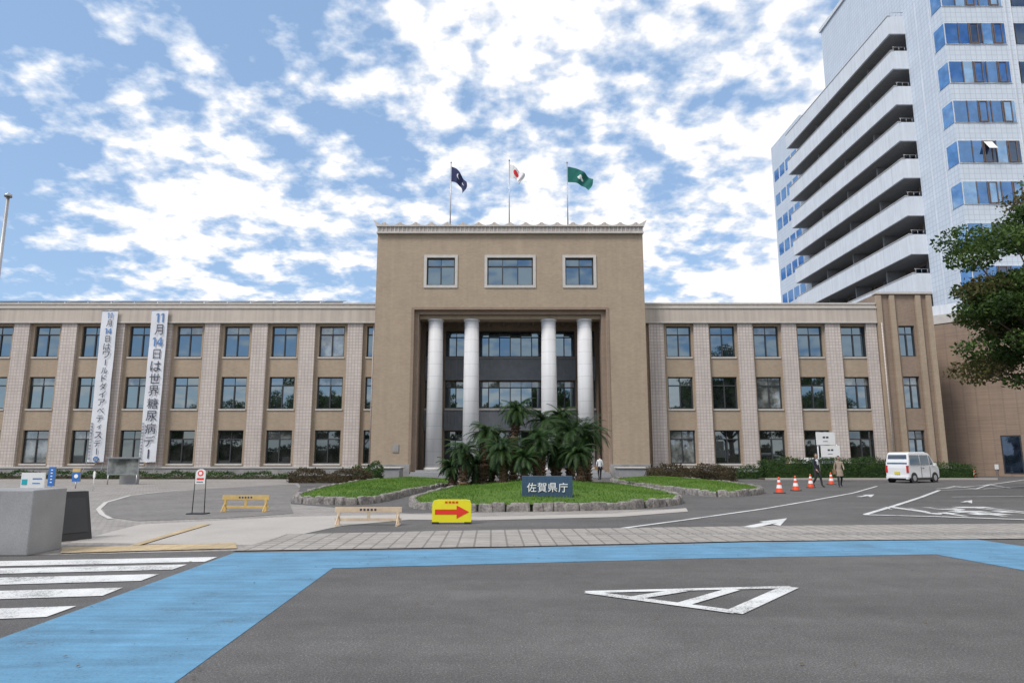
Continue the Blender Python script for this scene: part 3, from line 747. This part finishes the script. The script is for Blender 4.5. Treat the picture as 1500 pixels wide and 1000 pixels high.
tree('camphor_tree',25.5,30,6.0,(0,0,9.0),(5.0,5.0,4.9),290,400,.10,.9,(leaf1,leafr),5,.12)
for i,(x,y,s) in enumerate([(-58,-32,1.1),(-44,-36,1.25),(-31,-30,.95),(-17,-38,1.2),(-3,-34,1.0),(11,-36,1.25),(24,-31,.9),(38,-38,1.2),(52,-33,1.1),(66,-36,1.2)]):
    if i==0:
        t0=tree('background_tree',x,y,5,(0,0,8.5),(5.5,5,4.3),60,260,.22,1.5,(leaf1,),11)
    else:
        e=empty('background_tree',(x,y,0),i*1.3); e.scale=(s,s,s)
        for c in list(t0.children):
            o=bpy.data.objects.new(c.name,c.data); scene.collection.objects.link(o); o.parent=e
# ---------- street furniture ----------
FY=math.pi/2
mb=MB(); mb.box(-12.5,-7.9,11.54,12.4,0,1.05,granite); mb.build('granite_gate_block',bevel=.02)
e=empty('white_information_sign',(-8.95,13.0,0)); mb=MB(); mb.box(-.22,.22,0,.03,.98,1.3,whitep); mb.box(-.2,-.1,-.006,0,1.08,1.18,teal); mb.box(.0,.17,-.006,0,1.18,1.2,letterb); mb.box(.0,.14,-.006,0,1.1,1.115,letterb); mb.cyl((-.12,.015,0),(-.12,.015,.98),.02,.02,metal,8); mb.cyl((.12,.015,0),(.12,.015,.98),.02,.02,metal,8); mb.build('board',e)
e=empty('a_frame_board',(-8.65,13.7,0),R(60)); mb=MB()
for s in (-1,1):
    b=[(-.35,s*.22,0.0),(.35,s*.22,0.0),(.3,s*.03,.92),(-.3,s*.03,.92)]; c=[(p[0],p[1]+.03*s,p[2]) for p in b]
    mb.face(b,black);mb.face(c[::-1],black)
    for q in range(4): mb.face([b[q],b[(q+1)%4],c[(q+1)%4],c[q]],black)
    mb.face([(-.27,s*.23+.012*s,.15),(.27,s*.23+.012*s,.15),(.24,s*.085+.012*s,.8),(-.24,s*.085+.012*s,.8)],steel)
mb.build('boards',e)
def barrier(name,u0,u1,v,h,mat):
    a=G(u0,v);b=G(u1,v); e=empty(name,((a[0]+b[0])/2,a[1],0)); w=(b[0]-a[0])/2; mb=MB()
    mb.box(-w,w,-.02,.02,h-.12,h,mat); mb.box(-w,w,-.018,.018,.1,.17,mat)
    for x in (-w+.05,w-.12,-.03): mb.box(x,x+.07,-.025 if x!=-.03 else -.015,.026 if x!=-.03 else .015,.17 if x==-.03 else .0,h-.12,mat)
    for s in (-1,1):
        mb.cyl((s*(w-.08),-.28,0),(s*(w-.08),.28,0),.025,.025,mat,6); mb.cyl((s*(w-.08),-.26,.02),(s*(w-.08),0,.25),.018,.018,mat,6)
    for k in range(5): mb.box(-.2+k*.085,-.15+k*.085,-.026,-.0205,h-.085,h-.035,letterd)
    mb.build('frame',e,bevel=.006)
barrier('yellow_barrier',325,393,749,.47,yelbar); barrier('wooden_barrier',490,588,769,.42,woodM)
a=G(633,767);b=G(690,767); e=empty('arrow_sign',((a[0]+b[0])/2,a[1],0)); w=(b[0]-a[0])/2; mb=MB()
pr=[(-w,.04),(w,.04),(w,.46),(w-.03,.55),(w-.12,.57),(-w+.12,.57),(-w+.03,.55),(-w,.46)]
f=[(x,-.04,z) for x,z in pr]; bk=[(x,.10,z) for x,z in pr]
mb.face(f,yellow);mb.face(bk[::-1],yellow)
for q in range(len(f)): mb.face([f[q],bk[q],bk[(q+1)%len(f)],f[(q+1)%len(f)]],yellow)
mb.face([(-.40,-.046,.225),(.12,-.046,.225),(.12,-.046,.13),(.42,-.046,.285),(.12,-.046,.44),(.12,-.046,.345),(-.40,-.046,.345)],redM)
for k in range(4): mb.box(-.16+k*.085,-.10+k*.085,-.046,-.041,.487,.535,redM)
mb.box(-w,-w+.16,-.05,.12,0,.05,black); mb.box(w-.16,w,-.05,.12,0,.05,black)
mb.build('body',e)
x,y=G(290,753); e=empty('no_entry_stand_sign',(x,y,0)); mb=MB()
for s in (-1,1): mb.cyl((s*.17,0,.03),(s*.15,0,1.0),.013,.013,black,8)
mb.box(-.26,.26,-.18,.18,0,.04,black)
pr=[(-.14,.84),(.14,.84),(.14,1.12)]+[(.14*math.cos(t),1.12+.13*math.sin(t)) for t in np.linspace(.2,2.94,8)]+[(-.14,1.12)]
mb.face([(x_,-.02,z_) for x_,z_ in pr],whitep); mb.face([(x_,.02,z_) for x_,z_ in pr[::-1]],whitep)
ci=[(.08*math.cos(t),1.13+.08*math.sin(t)) for t in np.linspace(0,6.283,20,endpoint=False)]; c2=[(x_*.6,1.13+(z_-1.13)*.6) for x_,z_ in ci]
mb.face([(x_,-.024,z_) for x_,z_ in ci],redM); mb.face([(x_,-.027,z_) for x_,z_ in c2],letters); mb.box(-.1,.1,-.026,-.022,.95,1.0,redM); mb.box(-.1,.08,-.026,-.022,.88,.9,letterd)
mb.build('stand',e)
e=empty('office_name_sign',(1.145,22.6,.0)); mb=MB()
mb.box(-.82,.82,0,.28,.1,.97,navyT); mb.build('slab',e,bevel=.01)
for i,ch in enumerate('佐賀県庁'): text(ch,'character',(-.51+.34*i,-.012,.61),(FY,0,0),.30,letters,e,.004,.01)
e=empty('flagpole',(-23.28,30,0)); mb=MB(); mb.cyl((0,0,0),(0,0,13.4),.13,.07,metal,14); mb.cyl((0,0,13.4),(0,0,13.52),.16,.16,metal,14); mb.cyl((0,0,13.52),(0,0,13.6),.1,.04,metal,14); mb.cyl((0,0,0),(0,0,.3),.25,.22,granite,14); mb.build('pole',e)
def board(name,u0,u1,D,z0,z1,mat,fr=.05,hood=False):
    xa=(u0-750)/1000*D/1.016; xb=(u1-750)/1000*D/1.016; e=empty(name,((xa+xb)/2,D,0)); w=(xb-xa)/2; mb=MB()
    mb.box(-w,w,-.03,.03,z0,z1,metal); mb.box(-w+fr,w-fr,-.04,-.031,z0+fr,z1-fr,mat)
    if w>.3:
        for s in (-1,1): mb.cyl((s*(w-.08),0,0),(s*(w-.08),0,z0),.035,.035,metal,8)
    else: mb.cyl((0,0,0),(0,0,z0),.03,.03,metal,8)
    if hood: mb.box(-w-.05,w+.05,-.2,.06,z1,z1+.05,metal)
    return e,mb,w
e,mb,w=board('map_board',158,204,40,.55,1.5,glass_bl,hood=True); mb.build('panel',e)
mb=MB(); mb.box(-22.9,-21.9,40.6,40.9,0,.5,granite); mb.build('stone_bench')
e,mb,w=board('blue_notice_sign',73,83,37,.05,1.05,blueS,.01)
for k in range(5): mb.box(-.05,.05,-.05,-.041,.22+k*.16,.29+k*.16-.02,letters)
mb.build('panel',e)
e,mb,w=board('blue_parking_sign',108,120,35,.35,1.0,blueS,.01); mb.box(-w+.01,w-.01,-.05,-.041,.82,.98,yelbar); mb.cyl((0,-.05,.62),(0,-.041,.62),.10,.10,letters,16); mb.build('panel',e)
mb=MB(); mb.cyl((0,0,0),(0,0,.9),.025,.025,whitep,8); mb.box(-.05,.05,-.02,.02,.6,.88,whitep); x,y=G(136,718); mb.build('white_marker_post',loc=(x,y,0))
e=empty('direction_sign',(20.0,44,0)); mb=MB()
mb.cyl((-.5,0.04,0),(-.5,.04,3.1),.04,.04,whitep,8); mb.cyl((.7,.04,0),(.7,.04,2.35),.04,.04,whitep,8)
mb.box(-.6,.6,-.04,0,2.32,3.12,whitep); mb.box(-.35,.85,-.046,-.006,1.55,2.28,whitep)
for z,x in ((2.72,0),(1.92,.25)):
    mb.box(x-.18,x-.03,-.052,-.047,z+.02,z+.13,letterd); mb.box(x+.03,x+.18,-.052,-.047,z+.02,z+.13,letterd)
    mb.box(x-.18,x+.12,-.052,-.047,z-.19,z-.16,letterd)
mb.build('boards',e)
def cone(u,v):
    x,y=G(u,v); mb=MB(); mb.box(-.19,.19,-.19,.19,0,.035,black)
    prof=[(.035,.16,orange),(.22,.125,cone_w),(.36,.095,orange),(.48,.072,cone_w),(.58,.053,orange)]
    zs=[p[0] for p in prof]+[.7]; rs_=[p[1] for p in prof]+[.03]
    for i,p in enumerate(prof): mb.cyl((0,0,zs[i]),(0,0,zs[i+1]),rs_[i],rs_[i+1],p[2],16,i==len(prof)-1)
    o=mb.build('traffic_cone',loc=(x,y,0)); o.rotation_euler[2]=random.random()
for p in ((1142,722),(1166,718.5),(1188,714),(1218,709.5),(1427,698.5)): cone(*p)
# ---------- vehicles ----------
tail=M('tail_lamp',(.55,.02,.02),.25,.02); carglass=glassM('car_glass',(.012,.014,.016),(.5,.58,.65),.2); plate_y=M('number_plate',(.7,.6,.08),.5,.02); lamp=M('head_lamp',(.7,.72,.75),.15,.02); hub=M('wheel_hub',(.45,.45,.47),.35,.05,metal=.5)
def vehicle(name,x,y,ang,L,Wd,prof,belt,roofz,rg,wg,sides,wr=.29,wx=(.32,.36)):
    e=empty(name,(x,y,0),ang); hw=lambda z:Wd/2-(.10*max(0,(z-belt)/(roofz-belt)))-.02*max(0,(.5-z)/.3)
    mb=MB(); n=len(prof)
    Lp=[(px_,hw(pz),pz) for px_,pz in prof]; Rp=[(px_,-hw(pz),pz) for px_,pz in prof]
    b=len(mb.v); mb.v+=Lp+Rp
    mb.mi(vanwhite)
    mb.f.append([b+i for i in reversed(range(n))]); mb.f.append([b+n+i for i in range(n)]); mb.m+=[0,0]; mb.sm+=[False,False]
    for i in range(n):
        j=(i+1)%n; mb.f.append([b+i,b+j,b+n+j,b+n+i]); mb.m.append(0); mb.sm.append(False)
    bd=mb.build('body',e)
    bm=bmesh.new(); bm.from_mesh(bd.data); bmesh.ops.recalc_face_normals(bm,faces=bm.faces); bm.to_mesh(bd.data); bm.free()
    bv=bd.modifiers.new('b','BEVEL'); bv.width=.06; bv.segments=3; bv.limit_method='ANGLE'; bv.angle_limit=R(20)
    mb=MB()
    for s in (-1,1):
        for pl in sides:
            p=[(px_,s*(hw(pz)+.006),pz) for px_,pz in pl]; mb.face(p if s<0 else p[::-1],carglass)
        for wxx in (-L/2+wx[0]*1.6,L/2-wx[1]*1.6):
            mb.cyl((wxx,s*(Wd/2-.03),wr),(wxx,s*(Wd/2+.004),wr),wr+.06,wr+.06,black,20)
            mb.cyl((wxx,s*(Wd/2-.2),wr),(wxx,s*(Wd/2+.012),wr),wr,wr-.01,rubber,20); mb.cyl((wxx,s*(Wd/2),wr),(wxx,s*(Wd/2+.022),wr),wr*.62,wr*.58,hub,14)
        mb.box(-L/2+.55,L/2-.6,s*(Wd/2-.02)-.015,s*(Wd/2-.02)+.015,.2,.3,black)
        for dx in (-.35,.62): mb.box(dx,dx+.015,*sorted((s*(Wd/2-.01),s*(Wd/2+.004))),.32,belt,black)
        mb.box(-.2,-.05,*sorted((s*Wd/2,s*(Wd/2+.02))),belt-.14,belt-.1,black)
        mb.box(L/2-.72,L/2-.58,*sorted((s*(Wd/2),s*(Wd/2+.16))),belt+.02,belt+.2,vanwhite)
    def endquad(p0,p1,inset,m,off,t0=0.,t1=1.):
        (xa,za),(xb,zb)=p0,p1; d_=Vector((xb-xa,zb-za)); nn=Vector((d_.y,-d_.x)).normalized()
        if nn.x*(xa+xb)<0: nn=-nn
        A=(xa+d_.x*t0+nn.x*off,za+d_.y*t0+nn.y*off);B2=(xa+d_.x*t1+nn.x*off,za+d_.y*t1+nn.y*off)
        mb.face([(A[0],hw(A[1])-inset,A[1]),(B2[0],hw(B2[1])-inset,B2[1]),(B2[0],-hw(B2[1])+inset,B2[1]),(A[0],-hw(A[1])+inset,A[1])],m)
    endquad(*rg,.1,carglass,.012,.04,.92); endquad(*wg,.08,carglass,.012,.06,.94)
    xr=-L/2-.01
    for s in (-1,1):
        mb.box(xr-.015,xr+.06,*sorted((s*(Wd/2-.16),s*(Wd/2-.03))),.62,belt+.05,tail)
        mb.box(L/2-.1,L/2+.012,*sorted((s*(Wd/2-.32),s*(Wd/2-.05))),.62,.8,lamp)
    mb.box(xr-.025,xr,-.17,.17,.52,.69,plate_y); mb.box(L/2,L/2+.02,-.17,.17,.4,.56,plate_y)
    mb.box(xr-.05,xr+.1,-Wd/2+.06,Wd/2-.06,.24,.4,vanwhite); mb.box(xr-.055,xr-.03,-Wd/2+.2,Wd/2-.2,.24,.29,black)
    mb.box(L/2-.1,L/2+.03,-Wd/2+.08,Wd/2-.08,.22,.34,black)
    mb.box(-L/2+.1,L/2-.1,-Wd/2+.2,Wd/2-.2,.16,.3,black)
    mb.build('trim',e)
    return e
vp=[(-1.68,.28),(-1.70,.9),(-1.64,1.3),(-1.52,1.78),(-1.35,1.85),(.35,1.87),(.78,1.78),(1.22,1.15),(1.6,.98),(1.69,.75),(1.69,.28)]
vx,vy=G(1338,707)
vehicle('parked_van',vx+.6,vy+1.0,R(31),3.4,1.48,vp,1.0,1.87,((-1.665,1.1),(-1.53,1.74)),((.8,1.74),(1.22,1.17)),
  [[(-1.55,1.08),(-.42,1.08),(-.42,1.68),(-1.45,1.68)],[(-.36,1.08),(.58,1.08),(.58,1.68),(-.36,1.68)],[(.64,1.08),(1.1,1.1),(.78,1.62),(.64,1.68)]])
sp=[(-2.0,.28),(-2.05,.85),(-1.85,1.0),(-1.3,1.4),(-.9,1.5),(.3,1.5),(.65,1.4),(1.15,1.0),(1.85,.88),(2.05,.65),(2.05,.28)]
vehicle('parked_car',23.4,52.6,R(4),4.1,1.68,sp,.95,1.5,((-1.83,1.02),(-1.32,1.39)),((.67,1.38),(1.13,1.02)),
  [[(-1.5,1.0),(-.3,1.0),(-.3,1.4),(-1.15,1.38)],[(-.24,1.0),(.95,1.0),(.6,1.35),(-.24,1.4)]])
# ---------- people ----------
skinM=M('skin',(.50,.30,.21),.55,.05); hairM=M('hair',(.02,.016,.013),.5,.2); suit=M('suit_cloth',(.022,.024,.034),.85,.1); shirt=M('shirt_cloth',(.72,.73,.75),.8,.05); beige=M('coat_cloth',(.34,.27,.21),.85,.1); darkcl=M('trouser_cloth',(.03,.03,.035),.9,.1); shoe=M('shoe_leather',(.02,.018,.016),.4,.1); bagM=M('bag_leather',(.25,.15,.08),.6,.1); eyeM=M('eye',(.02,.015,.012),.3,.0); lipM=M('lips',(.38,.13,.11),.5,.0)
def person(name,x,y,head,H,top,bottom,legs,arms,longhair=False,bag=None,coat=False,slim=1.0,open_shirt=False):
    e=empty(name,(x,y,0),head); s=H/1.72; e.scale=(s,s,s)
    V=[];E=[];Rr=[]
    def add(p,r,parent=None):
        V.append(p); Rr.append(r if isinstance(r,tuple) else (r,r)); 
        if parent is not None: E.append((parent,len(V)-1))
        return len(V)-1
    pel=add((0,0,.95),(.145*slim,.11)); ab=add((0,.0,1.10),(.13*slim,.10),pel); ch=add((0,0,1.28),(.165*slim,.115),ab); nb=add((0,-.01,1.43),(.075,.07),ch); add((0,.01,1.53),(.052,.055),nb)
    wrists=[]
    for sd in (-1,1):
        el,wr=arms[0 if sd<0 else 1]
        sh=add((sd*.17*slim,0,1.38),.062,ch); eb=add((sd*(.215*slim+el[0]),el[1],1.12+el[2]),.045,sh); w_=add((sd*(.225*slim+wr[0]),wr[1],.87+wr[2]),.03,eb)
        pw=Vector(V[w_]); dv=(pw-Vector(V[eb])).normalized(); pm=pw+dv*.075; pmI=add(tuple(pm),(.034,.018),w_); wrists.append(pw)
        for k,l in enumerate((.07,.08,.075,.058)):
            o=Vector((0,(k-1.5)*.019,0)); a=pm+o+dv*.035; b=a+dv*l*.5+Vector((-sd*.01,.008,0)); i1=add(tuple(a),.0095,pmI); i2=add(tuple(b),.0085,i1); add(tuple(b+dv*l*.5+Vector((-sd*.02,.01,0))),.007,i2)
        t1=add(tuple(pw+dv*.035+Vector((0,.038,0))),.012,pmI); add(tuple(pw+dv*.075+Vector((-sd*.008,.06,0))),.009,t1)
        kn,an=legs[0 if sd<0 else 1]
        hp=add((sd*.09,0,.87),(.092*slim,.095),pel); k_=add((sd*.1,kn[0],.50+kn[1]),.063,hp); a_=add((sd*.105,an[0],.10+an[1]),.044,k_); add((sd*.12,an[0]+.15,.045+an[1]*.5),(.042,.032),a_)
    me=bpy.data.meshes.new('sk'); me.from_pydata(V,E,[]); o=bpy.data.objects.new('sk',me); scene.collection.objects.link(o)
    m=o.modifiers.new('s','SKIN'); m.use_smooth_shade=True
    for i,r in enumerate(Rr): me.skin_vertices[0].data[i].radius=r; me.skin_vertices[0].data[i].use_root=(i==0)
    ss=o.modifiers.new('u','SUBSURF'); ss.levels=1; ss.render_levels=1
    dg=bpy.context.evaluated_depsgraph_get(); nm=bpy.data.meshes.new_from_object(o.evaluated_get(dg)); bpy.data.objects.remove(o)
    nm.materials.clear()
    for mt in (top,bottom,skinM,shoe,shirt): nm.materials.append(mt)
    hem=.80 if coat else .93
    for p in nm.polygons:
        c=p.center; i=0
        if c.z>1.47: i=2
        elif any((c-w).length<.2 and (c-w).z<0 for w in wrists) and abs(c.x)>.17*slim: i=2
        elif c.z<.09 : i=3
        elif c.z<hem and abs(c.x)<.19: i=1
        if i==0 and open_shirt and abs(c.x)<.04*(1+(c.z-1.1)*2) and c.y>.05 and 1.12<c.z<1.47: i=4
        p.material_index=i; p.use_smooth=True
    b=bpy.data.objects.new('body',nm); scene.collection.objects.link(b); b.parent=e
    mb=MB()
    if coat:
        k=16; lv=[(1.0,.155,.125),(.85,.19,.16),(.62,.21,.19)]
        for q in range(2):
            for i in range(k):
                t=2*math.pi*i/k;u=2*math.pi*(i+1)/k; a,bb=lv[q],lv[q+1]
                mb.face([(a[1]*math.cos(t),a[2]*math.sin(t),a[0]),(bb[1]*math.cos(t),bb[2]*math.sin(t),bb[0]),(bb[1]*math.cos(u),bb[2]*math.sin(u),bb[0]),(a[1]*math.cos(u),a[2]*math.sin(u),a[0])],top,True)
    if bag:
        bx=bag; mb.box(bx-.05,bx+.05,-.14,.16,.72,.98,bagM); mb.cyl((bx*.95,-.1,.98),(bx*.6,-.02,1.42),.012,.012,bagM,6); mb.cyl((bx*.95,.12,.98),(bx*.6,.05,1.42),.012,.012,bagM,6)
    if mb.f: mb.build('clothing',e)
    bm=bmesh.new(); bmesh.ops.create_uvsphere(bm,u_segments=20,v_segments=14,radius=1)
    for v in bm.verts:
        c=v.co; w=.074*(1-.16*max(0,-c.z)); v.co=Vector((c.x*w,c.y*.092+(.008 if c.z<0 and c.y>0 else 0),c.z*.113))
    hm=bpy.data.meshes.new('head'); bm.to_mesh(hm); bm.free(); hm.materials.append(skinM)
    for p in hm.polygons: p.use_smooth=True
    h=bpy.data.objects.new('head',hm); scene.collection.objects.link(h); h.parent=e; h.location=(0,.015,1.612)
    mb=MB(); zc=1.612; yo=.015
    mb.cyl((0,yo+.085,zc+.012),(0,yo+.112,zc-.022),.006,.015,skinM,8)
    for sd in (-1,1):
        mb.cyl((sd*.03,yo+.078,zc+.012),(sd*.03,yo+.089,zc+.012),.011,.009,eyeM,8); mb.box(sd*.03-.016,sd*.03+.016,yo+.078,yo+.09,zc+.03,zc+.036,hairM)
        mb.cyl((sd*.07,yo,zc-.005),(sd*.083,yo-.008,zc+.0),.024,.018,skinM,8)
    mb.box(-.022,.022,yo+.076,yo+.093,zc-.052,zc-.043,lipM)
    mb.build('face',e)
    bm=bmesh.new(); bmesh.ops.create_uvsphere(bm,u_segments=20,v_segments=14,radius=1)
    dl=[]
    for v in bm.verts:
        c=v.co.copy(); lo=-.95 if longhair else -.35
        if (c.y>.45 and c.z<.42) or (c.z<lo): dl.append(v)
        v.co=Vector((c.x*.081,c.y*.099-.006,c.z*.121+.006))
        if longhair and c.z<0: v.co.z*=1.35; v.co.x*=1.05
    bmesh.ops.delete(bm,geom=dl,context='VERTS')
    hm=bpy.data.meshes.new('hair'); bm.to_mesh(hm); bm.free(); hm.materials.append(hairM)
    for p in hm.polygons: p.use_smooth=True
    h=bpy.data.objects.new('hair',hm); scene.collection.objects.link(h); h.parent=e; h.location=(0,.012,1.612)
px1,py1=G(1198,713.5); person('man_in_suit',px1,py1,R(200),1.76,suit,darkcl,[((.13,.01),(.2,.0)),((.03,-.01),(-.22,.06))],[((.02,-.1,0),(.03,-.08,.02)),((.02,.07,0),(.0,.2,.05))],open_shirt=True)
px1,py1=G(1231,713.5); person('woman_in_coat',px1,py1,R(172),1.62,beige,darkcl,[((.03,-.01),(-.18,.05)),((.11,.01),(.16,.0))],[((.03,.05,.02),(-.02,.22,.18)),((.03,-.08,0),(.03,-.02,.02))],longhair=True,bag=.27,coat=True,slim=.9)
px1,py1=G(879,703); person('pedestrian',px1,py1,R(20),1.66,shirt,darkcl,[((.04,-.01),(-.1,.02)),((.08,.0),(.1,.0))],[((.02,.04,0),(.0,.16,.05)),((.02,-.04,0),(.02,.02,.02))],bag=-.26,slim=.95)
x,y=G(1461,697); mb=MB(); mb.box(-.03,.03,-.03,.03,0,.9,metal); mb.box(-.16,.16,-.045,-.03,.55,.95,whitep); mb.build('small_white_sign',loc=(x,y,0))
mb=MB(); mb.box(17.5,33.5,48.0,48.15,0,.13,concrete); mb.box(17.5,33.5,48.15,51.3,0,.11,soil); mb.build('kerb')
mb=MB(); mb.box(-60,-14,45.2,45.35,0,.13,concrete); mb.box(-60,-14,45.35,54.6,0,.11,soil); mb.build('kerb.001')
Q=[]
for _ in range(240):
    x=random.uniform(-9,14);y=random.uniform(4.5,13)
    a=random.uniform(0,6.28); l=random.uniform(.012,.028); ca,sa=math.cos(a),math.sin(a)
    Q.append([(x-l*ca,y-l*sa,.016),(x+l*.5*sa,y-l*.5*ca,.022),(x+l*ca,y+l*sa,.018),(x-l*.5*sa,y+l*.5*ca,.021)])
quads('fallen_leaves',np.array(Q),leafM('dry_leaves',(.10,.07,.03),(.22,.15,.05),3.))
fit_texts()
# ---------- world ----------
SD=Vector((-.52,-.46,.80)).normalized(); elev=math.asin(SD.z); az=math.atan2(SD.x,SD.y)
w=bpy.data.worlds.new('World'); scene.world=w; w.use_nodes=True; nt=w.node_tree; nt.nodes.clear()
out=N(nt,'ShaderNodeOutputWorld'); mix=N(nt,'ShaderNodeMixShader'); b1=N(nt,'ShaderNodeBackground'); b2=N(nt,'ShaderNodeBackground')
sky=N(nt,'ShaderNodeTexSky'); sky.sky_type='NISHITA'; sky.sun_disc=False; sky.sun_elevation=elev; sky.sun_rotation=az
nt.links.new(sky.outputs[0],b1.inputs[0]); b1.inputs[1].default_value=.15
tc=N(nt,'ShaderNodeTexCoord'); sep=N(nt,'ShaderNodeSeparateXYZ'); nt.links.new(tc.outputs['Generated'],sep.inputs[0])
zc=math_n(nt,'ADD',math_n(nt,'MAXIMUM',sep.outputs[2],0.0),.26)
cmb=N(nt,'ShaderNodeCombineXYZ'); nt.links.new(math_n(nt,'DIVIDE',sep.outputs[0],zc),cmb.inputs[0]); nt.links.new(math_n(nt,'DIVIDE',sep.outputs[1],zc),cmb.inputs[1])
nA=noise(nt,1.7,2,cmb.outputs[0],.5); nB=noise(nt,10,4,cmb.outputs[0],.5); nC=noise(nt,28,4,cmb.outputs[0],.55)
s=math_n(nt,'ADD',math_n(nt,'MULTIPLY',nA.outputs[0],.50),math_n(nt,'MULTIPLY',nB.outputs[0],.46))
s=math_n(nt,'ADD',s,math_n(nt,'MULTIPLY',nC.outputs[0],.18))
s=math_n(nt,'ADD',s,math_n(nt,'MULTIPLY',sep.outputs[0],.09))
cov=maprange(nt,s,.495,.59,0,1)
fac=maprange(nt,cov,0,1,.50,1)
s2=math_n(nt,'ADD',math_n(nt,'MULTIPLY',nA.outputs[0],.4),math_n(nt,'MULTIPLY',nB.outputs[0],.6))
cl=mixc(nt,maprange(nt,s2,.38,.56,0,1),(.80,.82,.865),(1.0,.995,.99))
col=mixc(nt,cov,(.37,.58,.90),cl)   # pale blue added to the cloud gaps to brighten them
nt.links.new(col,b2.inputs[0]); b2.inputs[1].default_value=1.10
nt.links.new(fac,mix.inputs[0]); nt.links.new(b1.outputs[0],mix.inputs[1]); nt.links.new(b2.outputs[0],mix.inputs[2]); nt.links.new(mix.outputs[0],out.inputs[0])
sl=bpy.data.lights.new('sun','SUN'); sl.energy=2.6; sl.angle=R(16); sl.color=(1,.95,.88); so=bpy.data.objects.new('sun',sl); scene.collection.objects.link(so)
so.rotation_euler=SD.to_track_quat('Z','Y').to_euler()
# ---------- camera ----------
cd=bpy.data.cameras.new('camera'); cd.lens=24; cd.sensor_width=36; cd.clip_end=3000; co_=bpy.data.objects.new('camera',cd); scene.collection.objects.link(co_)
co_.location=(0,0,CAMH); co_.rotation_euler=(math.pi/2+PITCH,0,0); scene.camera=co_
scene.view_settings.view_transform='Standard'; scene.view_settings.look='None'; scene.view_settings.exposure=0
